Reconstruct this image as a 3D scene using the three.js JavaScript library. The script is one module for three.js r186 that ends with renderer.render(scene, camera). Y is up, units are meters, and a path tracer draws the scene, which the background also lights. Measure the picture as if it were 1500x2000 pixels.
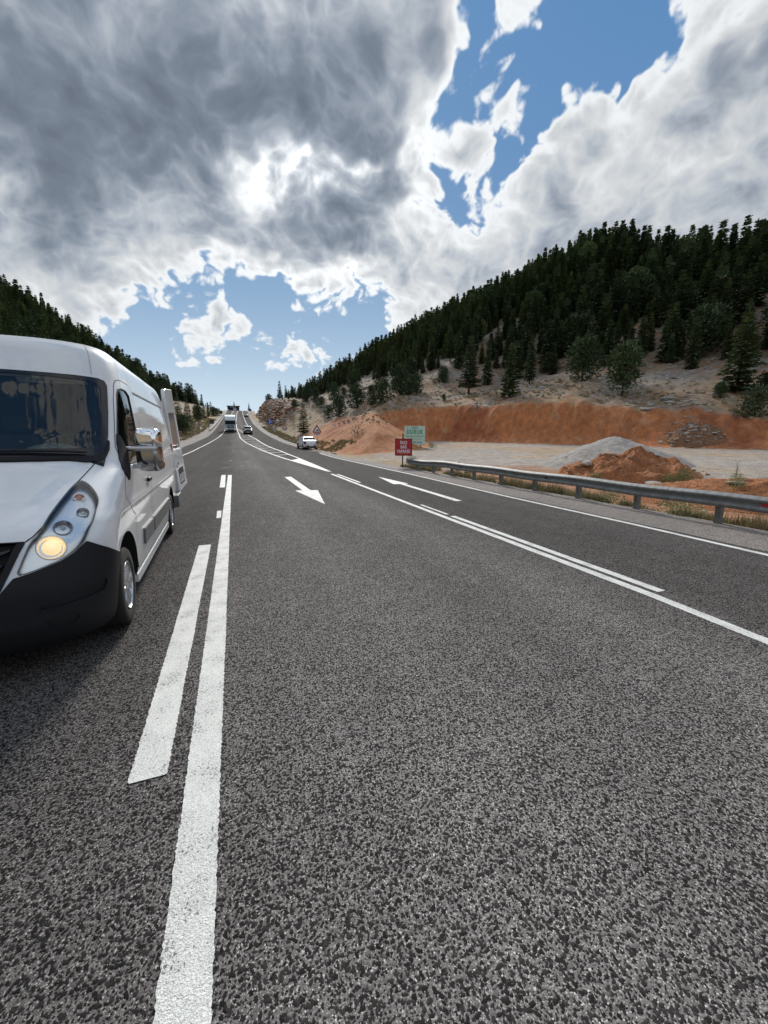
import * as THREE from 'three';
import { mergeGeometries, mergeVertices, toCreasedNormals } from 'three/addons/utils/BufferGeometryUtils.js';
import { RoundedBoxGeometry } from 'three/addons/geometries/RoundedBoxGeometry.js';

// ---------------------------------------------------------------- camera, sun, exposure
// x runs to the right across the road, y up, the road leads away along -z (s = -z is the distance along it)
const scene = new THREE.Scene();
const camera = new THREE.PerspectiveCamera(104.09, 0.75, 0.05, 9000);
camera.position.set(0, 1.65, 0);
{
  const yaw = THREE.MathUtils.degToRad(20.39), pitch = THREE.MathUtils.degToRad(-10.6);
  camera.rotation.order = 'YXZ';
  camera.rotation.set(pitch, -yaw, 0);
}
const renderer = new THREE.WebGLRenderer({ antialias: true });
renderer.toneMapping = THREE.LinearToneMapping;
renderer.toneMappingExposure = 1.26;
renderer.shadowMap.enabled = true;

const SUN_AZ = THREE.MathUtils.degToRad(11), SUN_EL = THREE.MathUtils.degToRad(31);
const sunDir = new THREE.Vector3(Math.sin(SUN_AZ) * Math.cos(SUN_EL), Math.sin(SUN_EL), -Math.cos(SUN_AZ) * Math.cos(SUN_EL));
const sun = new THREE.DirectionalLight(new THREE.Color(1.0, 0.95, 0.87), 2.8);   // veiled by cloud: weak and wide
sun.position.copy(sunDir).multiplyScalar(300);
sun.castShadow = true;
sun.shadow.radius = 20;
sun.shadow.mapSize.set(4096, 4096);
Object.assign(sun.shadow.camera, { left: -160, right: 160, top: 160, bottom: -160, near: 1, far: 900 });
scene.add(sun);

// ---------------------------------------------------------------- noise helpers
function rng(seed) { let a = seed >>> 0; return () => { a = (a + 0x6d2b79f5) | 0; let t = Math.imul(a ^ (a >>> 15), 1 | a); t = (t + Math.imul(t ^ (t >>> 7), 61 | t)) ^ t; return ((t ^ (t >>> 14)) >>> 0) / 4294967296; }; }
const PERM = new Uint8Array(512), GX = new Float32Array(256), GY = new Float32Array(256);
{
  const r = rng(77), p = [...Array(256).keys()];
  for (let i = 255; i > 0; i--) { const j = Math.floor(r() * (i + 1)); [p[i], p[j]] = [p[j], p[i]]; }
  for (let i = 0; i < 512; i++) PERM[i] = p[i & 255];
  for (let i = 0; i < 256; i++) { const a = r() * Math.PI * 2; GX[i] = Math.cos(a); GY[i] = Math.sin(a); }
}
function noise2(x, y) {           // gradient noise, about -1..1
  const xi = Math.floor(x), yi = Math.floor(y), fx = x - xi, fy = y - yi, X = xi & 255, Y = yi & 255;
  const u = fx * fx * fx * (fx * (fx * 6 - 15) + 10), v = fy * fy * fy * (fy * (fy * 6 - 15) + 10);
  const a = PERM[PERM[X] + Y], b = PERM[PERM[X + 1] + Y], c = PERM[PERM[X] + Y + 1], d = PERM[PERM[X + 1] + Y + 1];
  const n0 = GX[a] * fx + GY[a] * fy, n1 = GX[b] * (fx - 1) + GY[b] * fy, n2 = GX[c] * fx + GY[c] * (fy - 1), n3 = GX[d] * (fx - 1) + GY[d] * (fy - 1);
  const e = n0 + u * (n1 - n0), f = n2 + u * (n3 - n2);
  return 1.5 * (e + v * (f - e));
}
function fbm(x, y, oct) { let s = 0, a = 0.5; for (let i = 0; i < oct; i++) { s += a * noise2(x, y); const t = x * 1.62 - y * 1.18; y = x * 1.18 + y * 1.62 + 7.1; x = t + 3.7; a *= 0.5; } return s; }
function billow(x, y, oct) { let s = 0, a = 0.5; for (let i = 0; i < oct; i++) { s += a * (2.4 * Math.abs(noise2(x, y)) - 0.62); const t = x * 1.62 - y * 1.18; y = x * 1.18 + y * 1.62 + 5.3; x = t + 1.9; a *= 0.52; } return s; }
const clamp = (x, a = 0, b = 1) => Math.min(b, Math.max(a, x)), lerp = (a, b, t) => a + (b - a) * t;
const smooth = (a, b, x) => { const t = clamp((x - a) / (b - a)); return t * t * (3 - 2 * t); };
const table = (knots, x) => { if (x <= knots[0][0]) return knots[0][1]; for (let i = 1; i < knots.length; i++) if (x <= knots[i][0]) return lerp(knots[i - 1][1], knots[i][1], (x - knots[i - 1][0]) / (knots[i][0] - knots[i - 1][0])); return knots[knots.length - 1][1]; };

// ---------------------------------------------------------------- sky: air and clouds
// how thick the clouds are, 0 clear to 9 dark base: rows every 1.6 degrees up from the horizon, columns every 2 degrees from 22 degrees left of the road
const CLOUD_CHART = [
  [0,0,0.1,0.1,0.1,0.2,0.2,0.2,0.2,0.3,0.3,0.3,0.3,0.3,0.4,0.4,0.4,0.4,0.4,0.5,0.5,0.5,0.5,0.5,0.6,0.6,0.6,0.6,0.6,0.6,0.7,0.7,0.7,0.7,0.8,0.8,0.8,0.8,0.9,0.9,0.9,0.9,1,1,1],
  [0,0,0.1,0.1,0.1,0.2,0.2,0.2,0.2,0.3,0.3,0.3,0.3,0.3,0.4,0.4,0.4,0.4,0.4,0.5,0.5,0.5,0.5,0.5,0.6,0.6,0.6,0.6,0.6,0.6,0.7,0.7,0.7,0.7,0.8,0.8,0.8,0.8,0.9,0.9,0.9,0.9,1,1,1],
  [0.2,0.2,0.2,0.2,0.2,0.2,0.2,0.2,0.2,0.3,0.3,0.3,0.3,0.3,0.4,0.4,0.4,0.4,0.4,0.5,0.5,0.5,0.5,0.6,0.6,0.6,0.6,0.6,0.7,0.7,0.7,0.8,0.8,0.9,0.9,1,1,1.1,1.1,1.2,1.3,1.4,1.5,1.6,1.7],
  [0.4,0.4,0.3,0.3,0.3,0.3,0.3,0.3,0.3,0.3,0.3,0.3,0.3,0.3,0.4,0.4,0.5,0.5,0.6,0.6,0.7,0.7,0.8,0.8,0.9,0.9,1,1,1.1,1.1,1.2,1.3,1.3,1.4,1.5,1.6,1.7,1.8,1.9,2,2.2,2.4,2.6,2.7,2.8],
  [1,0.8,0.6,0.5,0.4,0.3,0.3,0.3,0.3,0.3,0.3,0.2,0.2,0.2,0.3,0.4,0.5,0.6,0.7,0.7,0.8,0.9,1,1.1,1.1,1.2,1.3,1.4,1.5,1.6,1.6,1.7,1.8,2,2.1,2.2,2.4,2.5,2.7,2.9,3.1,3.3,3.5,3.6,3.7],
  [1.9,1.4,1,0.7,0.5,0.2,0.2,0.3,1.1,1.4,1.4,0.8,0.4,0.5,1.1,1.2,1.1,1.1,1,0.9,1,1.1,1.4,1.7,1.8,1.9,2,2.1,2.2,2.3,2.4,2.5,2.6,2.8,2.9,3.1,3.2,3.4,3.5,3.7,3.9,4.1,4.3,4.5,4.5],
  [3,2.4,1.9,1.3,0.8,0.3,0.1,0.3,2,2.7,2.8,1.7,0.6,0.8,2.3,2.5,2.2,1.9,1.7,1.2,1.1,1.4,2,2.6,2.7,2.8,2.9,3,3.1,3.2,3.3,3.4,3.5,3.6,3.8,3.9,4.1,4.2,4.3,4.4,4.5,4.6,4.7,4.8,4.8],
  [4,3.6,3,2.5,1.9,0.9,0.3,0.2,1.7,3.2,3.5,2.6,1,1.2,3.1,3.4,2.9,2.5,2.1,1.3,1.2,1.6,2.7,3.5,3.6,3.6,3.7,3.7,3.8,3.8,3.9,4,4,4.1,4.2,4.3,4.3,4.4,4.5,4.6,4.7,4.9,5,5,5.1],
  [4,3.9,3.5,3.6,3.1,1.7,0.5,0,0.9,3.4,3.7,3.4,2,1.8,2.7,3.1,2,1.6,1.3,0.8,0.8,1.6,3.3,3.8,3.8,3.8,3.9,4,4,4.1,4.1,4.2,4.3,4.3,4.4,4.5,4.6,4.7,4.8,4.9,4.9,5,5.1,5.2,5.2],
  [4.4,4.2,3.7,4.6,4.1,3.2,2,1.3,0.9,2.9,3.4,3.6,2.6,2.1,2.4,2.9,1.1,0.8,0.5,0.2,0.5,1.6,3.9,4,4,4.1,4.1,4.2,4.3,4.3,4.4,4.4,4.5,4.6,4.6,4.7,4.8,4.8,4.9,5,5.1,5.1,5.2,5.2,5.2],
  [5.4,5,4.7,4.9,4.8,4.4,3.5,2.9,1.7,1.6,2.5,2.5,1.3,1,1.3,2.7,1.9,1.7,1.5,1.2,1.3,2.1,4,4.1,4.2,4.3,4.3,4.4,4.4,4.5,4.5,4.6,4.7,4.7,4.8,4.8,4.9,5,5,5.1,5.1,5.2,5.2,5.2,5.2],
  [5.8,5.6,5.5,5.3,5.1,4.9,4.4,3.6,2.7,1.7,2.3,1.9,0.2,0,0.1,2.2,2.9,3,2.9,2.6,2.5,2.8,4,4.2,4.4,4.5,4.5,4.6,4.6,4.7,4.7,4.8,4.8,4.9,4.9,5,5,5.1,5.1,5.1,5.2,5.2,5.2,5.2,5.2],
  [6.1,6,5.9,5.7,5.5,5.3,5.1,4.3,3.7,3.1,3.1,2.3,2,2.2,2.1,3.2,3.8,3.8,3.5,3.2,3.1,3.5,4.3,4.4,4.5,4.6,4.6,4.7,4.8,4.8,4.9,4.9,5,5,5,5.1,5.1,5.1,5.1,5.1,5.2,5.2,5.3,5.4,5.5],
  [6.5,6.3,6.2,6.1,6,5.9,5.7,5.3,4.9,4.6,4.3,3.2,3.6,4.3,4.5,4.7,4.8,4.3,3.8,3.3,3.4,4,4.7,4.7,4.5,4.6,4.7,4.9,5,5,5,5,5,5.1,5.1,5.1,5.1,5.1,5.1,5.1,5.2,5.4,5.6,5.6,5.4],
  [5.5,5.9,6.4,6.4,6.3,6.1,6,6,6.1,6.1,6,5.4,5.3,5.5,5.7,5.9,5.8,5.4,4.9,4.4,4.4,4.7,4.7,4.5,4.4,4.4,4.5,4.5,4.7,4.9,5,5,5,5.1,5.1,5.1,5,4.8,4.9,5.1,5.3,5.4,5.3,5.1,5],
  [5.2,5.1,5.9,6.7,6.8,6.4,6.1,6.1,6.2,6.3,6.5,6.5,6.3,6.3,6.7,6.9,7,6.8,6.6,6.4,6,5.5,4.4,4.1,4.1,4.1,4.1,4,4.4,4.8,4.9,5,5,5,5,5,4.7,4.3,4.6,4.6,4.6,4.9,5,5,5],
  [6.2,5.5,6.1,7.1,7.5,7.2,6.9,6.6,6.4,6.3,6.5,6.3,5.9,5,4.9,5.7,6.5,6.2,6.6,6.8,6.5,5.9,4.9,4.4,3.8,2.8,2.4,3,3.9,4.4,4.6,4.8,4.8,4.9,5,4.9,4.8,4.1,4.1,4.2,4.7,5,5,5,5],
  [8.5,7.5,7.1,7.7,7.9,7.7,7.6,7.4,7,6.3,6.6,6.3,5.6,4.3,3.6,4.3,5.6,5,5.8,6.5,6.4,6.1,5.9,4.9,3.5,1.1,0.6,2.3,3.4,3.4,4.1,4.4,4.6,4.9,5,5,4.9,4.4,4.7,4.9,5,5,5,5,5],
  [8,8.3,8.5,8.4,8.4,8.2,8,7.9,7.7,7,7.1,6.7,5.5,4.2,3.3,3.4,3.9,3.8,4.5,5.1,4.8,4.7,6,4.8,3.4,1,1.5,3.1,2.8,1.5,3.3,4,4.4,4.8,5,5,5,5,5,6.3,5,5,5,5.2,5.7],
  [7.2,7.6,8,8.2,8.5,8.8,8.6,8.5,8.3,8.1,7.9,7.7,7.2,5.6,4.4,4.1,4.2,4,4.2,4.4,3.9,3.8,6,4.5,3.4,1.4,2.3,3.5,2.9,1.6,1.5,3.4,4.1,4.7,4.8,4.6,4.6,4.8,5.2,6.1,6.3,5.2,5.6,5.9,5.3],
  [6.4,6.8,7.1,7.6,7.8,8,8.3,8.6,8.9,8.8,8.6,8.4,8.3,7.3,6.2,5.9,6.9,6.6,6.4,5.9,5.7,6,5.9,4,3.4,2.7,3,3.6,3.5,2.1,1,1.9,3.4,4.2,4,3.4,3.9,4.1,4.6,5.6,5.9,5.9,5.4,5,5],
  [6.3,6.3,6.4,7,7.3,7.5,7.7,7.8,7.9,8.2,8.4,8.5,8.7,8.7,8.3,7.9,8.1,7.8,7.4,6.8,6.5,6.4,5.7,4.3,3.5,2.5,1.6,2.3,3.2,3,1.5,0.4,2.1,2.6,2.2,0.3,2.3,3.2,4.6,4.9,4.2,5,5,5,5],
  [6.3,6.3,6.3,6.7,7,7.1,7.3,7.6,7.7,7.7,7.7,7.6,7.8,7.9,8,8.1,8.2,8.1,7.7,7.3,6.8,6.2,5.5,4.8,4,2.4,0.6,1.8,1.7,0.9,0.2,0,0,1.1,0.6,0,0.1,2.2,3.9,3.5,3.9,5,5,5,5],
  [6.3,6.3,6.3,6.6,7,7,7,7.1,7.3,7.4,7.5,7.6,7.5,7.5,7.5,7.5,7.5,7.4,7.4,7.4,7.1,6.2,5.4,5.2,5,3.5,0.4,1.9,1.4,1.5,1.7,0.4,0,0,0,0,0,1.7,3.7,3.1,4.5,5,5,5,5],
  [6.3,6.3,6.3,6.5,6.9,7,7,7,7,7,7,7.1,6.8,6.8,7,7.1,7.2,7.2,7.2,7.2,7.1,6.9,6,5.8,5.8,4.5,1.3,2.4,3.1,3.2,3.1,0.1,0,0,0,0,0,2.5,3.8,2.6,5,5,5,5,5],
  [6.3,6.3,6.3,6.5,6.9,7,7,7,7,7,7,7,6.3,6,6,6,6.1,6.2,6.3,6.3,6.2,5.8,5.4,5.3,5.3,4,2,1.6,3.6,3.8,3.4,0,0,0,0,0,0,3.4,3.9,2,5,5,5,5,5],
  [6.3,6.3,6.3,6.4,6.8,7,7,7,7,7,7,7,6.4,6,6,6,6,6,6,6,5.8,5.1,5,5,5,3.8,2.1,1.7,3.8,3.8,3.1,0,0,0,0,0,0,3.5,3.9,2.6,5,5,5,5,5],
  [6.3,6.3,6.3,6.3,6.7,7,7,7,7,7,7,7,6.5,6,6,6,6,6,6,6,5.8,5.1,5,5,5,3.7,1.9,1.7,4,3.8,2.7,0,0,0,0,0,0,3.6,4,3.3,5,5,5,5,5],
  [6.3,6.3,6.3,6.3,6.6,7,7,7,7,7,7,7,6.6,6,6,6,6,6,6,6,5.8,5.1,5,5,5,3.6,1.8,1.8,4,3.8,2.3,0,0,0,0,0,0.4,3.7,3.5,4.1,5,5,5,5,5]];
{
  const W = 4096, H = 2048, half = H / 2, data = new Float32Array(W * H * 4), TH = new Float32Array(W * half);
  const NC = 45, NR = 29, deg = 180 / Math.PI;
  const chartAt = (az, el) => {
    const cx = clamp((az + 22) / 2, 0, NC - 1.001), cy = clamp(el / 1.6, 0, NR - 1.001), i = Math.floor(cx), j = Math.floor(cy);
    let fx = cx - i, fy = cy - j; fx = fx * fx * (3 - 2 * fx); fy = fy * fy * (3 - 2 * fy);
    const a = CLOUD_CHART[j], b = CLOUD_CHART[j + 1];
    return lerp(lerp(a[i], a[i + 1], fx), lerp(b[i], b[i + 1], fx), fy);
  };
  for (let r = 0; r < half; r++) {
    const el = ((r + 0.5) / half) * 90, sy = Math.sin(el / deg), cyy = Math.cos(el / deg);
    for (let c = 0; c < W; c++) {
      const phi = ((c + 0.5) / W - 0.5) * 2 * Math.PI, x = Math.cos(phi) * cyy, z = Math.sin(phi) * cyy;
      let az = Math.atan2(x, -z) * deg;
      const k = 1 / (sy + 0.65), px = x * k * 3.4 + 4.2, pz = z * k * 3.4 - 2.6;
      const w1 = fbm(px * 2.0 + 9.1, pz * 2.0, 4), w2 = fbm(px * 2.0 - 4.7, pz * 2.0 + 6.2, 4);
      // drifting the chart a little by the same eddies keeps its outline cloud-like
      const wa = az + w1 * 4.0 + 1.0 * noise2(px * 11, pz * 11), we = el + w2 * 3.0 * clamp(el / 14) + 0.7 * clamp(el / 14) * noise2(px * 11 + 40, pz * 11);
      const far = Math.max(0, -24 - az, az - 68, (el - 46) * 1.1), wgt = 1 - smooth(0, 14, far);
      let T = 0;
      if (wgt > 0) T += wgt * chartAt(wa, we);
      if (wgt < 1) { const b = clamp(3.0 + 6.5 * fbm(px * 0.8 + 2.2, pz * 0.8 + 8.8, 4), 0, 8.6); T += (1 - wgt) * b * smooth(2, 12, el); }
      const qx = px + w1 * 0.14, qz = pz + w2 * 0.14;
      if (T > 5.5) T = 5.5 + (T - 5.5) * 0.62;
      const edge = 1 - smooth(2.6, 5.2, T), soft = 1 - 0.55 * smooth(20, 9, el) * smooth(4, 5, T);
      const body = fbm(qx * 2.6 + 1.5, qz * 2.6 + 2.5, 7);
      const puff = billow(qx * 5.4, qz * 5.4, 7);
      T += ((body + 0.6 * fbm(qx * 1.3 + 31, qz * 1.3 - 12, 4)) * (1.7 - 0.35 * edge) + puff * (1.15 + 0.95 * edge) * smooth(0.1, 1.5, T)) * soft - 0.25 * edge;
      TH[r * W + c] = T;
    }
  }
  const ramp = [[1, 0.72], [2.4, 0.80], [3.2, 0.74], [4, 0.60], [5, 0.47], [6, 0.31], [7, 0.205], [8, 0.155], [9.5, 0.13]];
  const sv = sunDir;
  for (let r = 0; r < half; r++) {
    const el = ((r + 0.5) / half) * 90, sy = Math.sin(el / deg), cyy = Math.cos(el / deg);
    for (let c = 0; c < W; c++) {
      const phi = ((c + 0.5) / W - 0.5) * 2 * Math.PI, x = Math.cos(phi) * cyy, z = Math.sin(phi) * cyy;
      const T = TH[r * W + c], cosS = x * sv.x + sy * sv.y + z * sv.z, ang = Math.acos(clamp(cosS, -1, 1)) * deg;
      // clear air: deep blue high up, pale towards the horizon, whiter round the sun
      const h = Math.pow(1 - sy, 4.3), glow = Math.exp(-ang / 16);
      let R = lerp(0.085, 0.60, h) + 0.10 * glow, G = lerp(0.215, 0.76, h) + 0.10 * glow, B = lerp(0.44, 0.86, h) + 0.07 * glow;
      const pale = Math.pow(1 - sy, 9) * 0.85; R = lerp(R, 0.64, pale); G = lerp(G, 0.72, pale); B = lerp(B, 0.77, pale);
      const a = smooth(1.75, 2.75, T);
      if (a > 0) {
        // towards the sun the cloud thins: that side is lit through
        const dr = Math.round(clamp(SUN_EL * deg - el, -1, 1) * 7), azs = Math.atan2(sv.z, sv.x) - phi, dc = Math.round(clamp(Math.atan2(Math.sin(azs), Math.cos(azs)) * deg / 4, -1, 1) * 8);
        const T2 = TH[clamp(r + dr, 0, half - 1) * W + ((c + dc + W) % W)];
        let g = table(ramp, T + clamp((T2 - T) * 0.12, -0.4, 0.4));
        g *= 1 + 1.2 * Math.exp(-(ang * ang) / 60) * smooth(5.5, 3.0, T) + 0.12 * Math.exp(-(ang * ang) / 900);
        const cool = smooth(3.6, 7.6, T), low = Math.exp(-el / 7) * 0.5;
        let cr = g * lerp(0.97, 0.80, cool), cg = g * lerp(1.0, 0.965, cool), cb = g * lerp(1.02, 1.22, cool);
        cr = lerp(cr, 0.55, low); cg = lerp(cg, 0.64, low); cb = lerp(cb, 0.72, low);
        R = lerp(R, cr, a); G = lerp(G, cg, a); B = lerp(B, cb, a);
      }
      const o = ((half + r) * W + c) * 4;
      data[o] = R * 0.9; data[o + 1] = G * 0.9; data[o + 2] = B * 0.9; data[o + 3] = 1;
    }
  }
  for (let i = 0; i < half * W; i++) { const o = i * 4; data[o] = 0.16; data[o + 1] = 0.15; data[o + 2] = 0.14; data[o + 3] = 1; }
  const sky = new THREE.DataTexture(data, W, H, THREE.RGBAFormat, THREE.FloatType);
  sky.mapping = THREE.EquirectangularReflectionMapping; sky.magFilter = THREE.LinearFilter; sky.colorSpace = THREE.LinearSRGBColorSpace; sky.needsUpdate = true;
  scene.background = sky; scene.environment = sky;
}
// ---------------------------------------------------------------- shared builders
const M4 = (x = 0, y = 0, z = 0, rx = 0, ry = 0, rz = 0, sx = 1, sy = 1, sz = 1) => new THREE.Matrix4().compose(new THREE.Vector3(x, y, z), new THREE.Quaternion().setFromEuler(new THREE.Euler(rx, ry, rz)), new THREE.Vector3(sx, sy, sz));
const usedNames = new Map();
function numbered(name) { const n = usedNames.get(name) || 0; usedNames.set(name, n + 1); return n ? name + '_' + String(n).padStart(3, '0') : name; }
function tag(o, label, category, group) { o.userData.label = label; o.userData.category = category; if (group) o.userData.group = group; return o; }
function cast(o) { o.traverse((m) => { if (m.isMesh) { m.castShadow = true; m.receiveShadow = true; } }); return o; }
function thing(name, label, category, group) { const g = new THREE.Group(); g.name = numbered(name); scene.add(g); return tag(g, label, category, group); }
function part(parent, name, geometry, material, label) { const m = new THREE.Mesh(geometry, material); m.name = name; m.castShadow = m.receiveShadow = true; if (label) m.userData.label = label; parent.add(m); return m; }
function structure(name, geometry, material) { const m = new THREE.Mesh(geometry, material); m.name = name; m.castShadow = m.receiveShadow = true; m.userData.kind = 'structure'; scene.add(m); return m; }
const rgb = (r, g, b) => new THREE.Color().setRGB(r, g, b);
const mat = (r, g, b, rough = 0.8, more = {}) => new THREE.MeshStandardMaterial({ color: rgb(r, g, b), roughness: rough, ...more });
const box = (w, h, d, x = 0, y = 0, z = 0) => new THREE.BoxGeometry(w, h, d).translate(x, y, z);
const rbox = (w, h, d, r, x = 0, y = 0, z = 0, seg = 2) => new RoundedBoxGeometry(w, h, d, seg, r).translate(x, y, z);
const cyl = (r0, r1, h, n = 16) => new THREE.CylinderGeometry(r0, r1, h, n);
const join = (list) => mergeGeometries(list.map((g) => { const q = g.index ? g.toNonIndexed() : g; for (const k of Object.keys(q.attributes)) if (!['position', 'normal', 'uv'].includes(k)) q.deleteAttribute(k); return q; }));
function dataTex(size, fill, srgb = true, repeat = 1) {      // fill(x, y) -> [r, g, b] display values 0..1
  const d = new Uint8Array(size * size * 4);
  for (let y = 0; y < size; y++) for (let x = 0; x < size; x++) { const c = fill(x, y), o = (y * size + x) * 4; d[o] = clamp(c[0]) * 255; d[o + 1] = clamp(c[1]) * 255; d[o + 2] = clamp(c[2]) * 255; d[o + 3] = 255; }
  const t = new THREE.DataTexture(d, size, size); t.wrapS = t.wrapT = THREE.RepeatWrapping; t.magFilter = THREE.LinearFilter; t.minFilter = THREE.LinearMipmapLinearFilter; t.generateMipmaps = true;
  if (srgb) t.colorSpace = THREE.SRGBColorSpace; t.repeat.set(repeat, repeat); t.needsUpdate = true; return t;
}
const toS = (l) => (l <= 0.0031308 ? l * 12.92 : 1.055 * Math.pow(l, 1 / 2.4) - 0.055);
function tileNoise(x, y, period, oct) {   // periodic fbm for textures, -1..1
  let s = 0, a = 0.55, p = period;
  for (let i = 0; i < oct; i++) {
    const u = x * p, v = y * p, xi = Math.floor(u), yi = Math.floor(v), fx = u - xi, fy = v - yi, q = p;
    const g = (ix, iy) => { const h = PERM[PERM[((ix % q) + q) % q & 255] + (((iy % q) + q) % q & 255)]; return GX[h] * (u - ix) + GY[h] * (v - iy); };
    const su = fx * fx * (3 - 2 * fx), sw = fy * fy * (3 - 2 * fy);
    s += a * 1.5 * lerp(lerp(g(xi, yi), g(xi + 1, yi), su), lerp(g(xi, yi + 1), g(xi + 1, yi + 1), su), sw);
    a *= 0.55; p *= 2;
  }
  return s;
}

// ---------------------------------------------------------------- lie of the land
// height of the road along its length: level at the camera, then the long climb to the pass
const ROAD_KNOTS = [[-400, 0], [0, 0], [30, 0], [45, 0.15], [62, 0.65], [87, 1.9], [106, 3.0], [160, 7.0], [228, 12.6], [304, 19.8], [340, 21.5], [400, 21.0], [600, 10], [1200, 0]];
function roadY(s) {
  const K = ROAD_KNOTS; let i = 0; while (i < K.length - 2 && s > K[i + 1][0]) i++;
  const slope = (j) => { if (j <= 0 || j >= K.length - 1) return 0; const a = (K[j][1] - K[j - 1][1]) / (K[j][0] - K[j - 1][0]), b = (K[j + 1][1] - K[j][1]) / (K[j + 1][0] - K[j][0]); return a * b <= 0 ? 0 : (2 * a * b) / (a + b); };
  const h = K[i + 1][0] - K[i][0], t = clamp((s - K[i][0]) / h), t2 = t * t, t3 = t2 * t;
  return (2 * t3 - 3 * t2 + 1) * K[i][1] + (t3 - 2 * t2 + t) * h * slope(i) + (3 * t2 - 2 * t3) * K[i + 1][1] + (t3 - t2) * h * slope(i + 1);
}
// edges of the asphalt and of the levelled corridor
const EDGE_L = [[-60, -6.2], [40, -6.2], [60, -5.9], [85, -4.6], [110, -4.3], [170, -4.0], [230, -3.4], [290, -2.2], [340, -1]];
const EDGE_R = [[-60, 7.35], [4, 7.35], [10, 7.45], [18, 7.75], [30, 8.0], [42, 8.4], [52, 8.1], [64, 7.5], [82, 7.1], [112, 6.95], [156, 7.1], [233, 8.8], [290, 10.2], [340, 11.5]];
const edgeL = (s) => table(EDGE_L, s), edgeR = (s) => table(EDGE_R, s);
// foot of the slope right of the road: cutting, earth mound, then the bank round the gravel yard
const FOOT = [[40, 700], [16.5, 330], [13.5, 262], [12.2, 205], [11.2, 150], [11.4, 112], [11.4, 84], [11.0, 62], [10.4, 50], [10.0, 42], [11, 37], [14, 36], [18.5, 38.5], [23, 45], [25.5, 53], [28.5, 53], [32, 45], [36, 37], [42.5, 20], [47, 4], [50, -30], [60, -300]];
function footDistance(x, s) {
  let best = 1e9, inside = false;
  for (let i = 0; i < FOOT.length - 1; i++) {
    const [ax, as] = FOOT[i], [bx, bs] = FOOT[i + 1], dx = bx - ax, ds = bs - as, t = clamp(((x - ax) * dx + (s - as) * ds) / (dx * dx + ds * ds));
    best = Math.min(best, Math.hypot(x - ax - dx * t, s - as - ds * t));
    if ((as > s) !== (bs > s) && x > ax + ((s - as) / ds) * dx) inside = !inside;
  }
  return inside ? best : -best;
}
const CREST = [[0, 235], [30, 235], [45, 178], [52, 128], [61, 93], [90, 88]];   // how far out, in metres, the right ridge starts to round off, by bearing
function landform(x, s) {
  const e = roadY(s), rf = footDistance(x, s), l = edgeL(s) - 1.6 - x, r = Math.hypot(x, s);
  const o = { y: e - 0.06, rf, l, bank: 0, mound: 0, cut: 0 };
  const off = x > 8.7 ? x - 8.7 : 0;
  if (x > 0) {
    // yard and verge
    if (off > 0) {
      const yard = 0.022 * Math.max(0, x - 12) + 0.02 * Math.max(0, s - 24) * smooth(9, 16, x);
      o.y = Math.max(e - 0.06, lerp(e - 0.06, yard * (s < 90 ? 1 : 0) + Math.min(e, 0.4) * 0.6, smooth(0, 6, off) * smooth(70, 55, s)));
      o.y -= 0.28 * smooth(0.2, 1.6, off) * smooth(8.5, 3.5, off) * smooth(20, 15, s);       // shallow ditch behind the rail
      o.y += 0.10 * fbm(x * 0.5, s * 0.5, 3) * smooth(0, 2, off);
    }
    if (rf > 0) {
      const m = smooth(27, 20, x), cut = smooth(95, 140, s) * m, w = lerp(5.2, lerp(10, 5.5, cut), m);
      const top = lerp(table([[-30, 2.4], [20, 2.7], [37, 4.5], [46, 5.2], [56, 5.4]], s), lerp(4.5, table([[90, 4.5], [140, 7.5], [220, 8.5], [260, 6], [310, 2.5], [340, 2]], s), smooth(80, 130, s)), m);
      const uneven = 1 + 0.22 * fbm((x * 0.39 - s * 0.92) * 0.12 + 5, 2.3, 3) * (1 - m);
      o.cut = cut; o.mound = m; o.bank = clamp(rf / w);
      const ramp = lerp(smooth(-0.08, 1.0, rf / w), Math.min(1, rf / w * 1.05), 0.45);
      o.y += top * uneven * ramp + 0.27 * clamp(rf - w, 0, 24) + 0.585 * Math.max(0, rf - w - 24);
      const gully = 1 - 2.4 * Math.abs(noise2((x * 0.39 - s * 0.92) * 0.5 + 0.4 * fbm(x * 0.3, s * 0.3, 2), rf * 0.07 + 3));
      o.y -= 0.42 * (1 - cut) * (1 - 0.72 * m) * smooth(0.05, 0.4, o.bank) * smooth(1.12, 0.75, rf / w) * Math.max(0, gully);   // rain gullies in the bank
      const rough = clamp(rf / 3);
      o.y += rough * (0.45 * fbm(x * 0.22, s * 0.22, 4) + 0.12 * fbm(x * 1.1 + 9, s * 1.1, 3)) + 5 * fbm(x * 0.012 + 3, s * 0.012, 3) * clamp((rf - 20) / 60);
      if (cut > 0.01) o.y += cut * smooth(0.3, 2, rf) * (1.6 * fbm(x * 0.5 + 7, s * 0.22, 4) + 0.5 * fbm(x * 1.3, s * 0.9 + 4, 3));
      o.y -= 0.0042 * Math.pow(Math.max(0, r - table(CREST, Math.atan2(x, s) * 57.3)), 2);
    }
  }
  if (l > 0) {
    o.y += 0.10 * Math.min(l, 7) + 0.3 * clamp(l - 7, 0, 22) + 0.64 * Math.max(0, l - 29);
    o.y += clamp(l / 4) * (0.5 * fbm(x * 0.16, s * 0.16, 4)) + 7 * fbm(x * 0.013 + 13, s * 0.013, 3) * clamp((l - 20) / 50);
    o.y -= 0.0036 * Math.pow(Math.max(0, r - 285), 2);
  }
  if (o.y < -3) o.y = -3;
  return o;
}
const groundY = (x, s) => landform(x, s).y;

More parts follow.
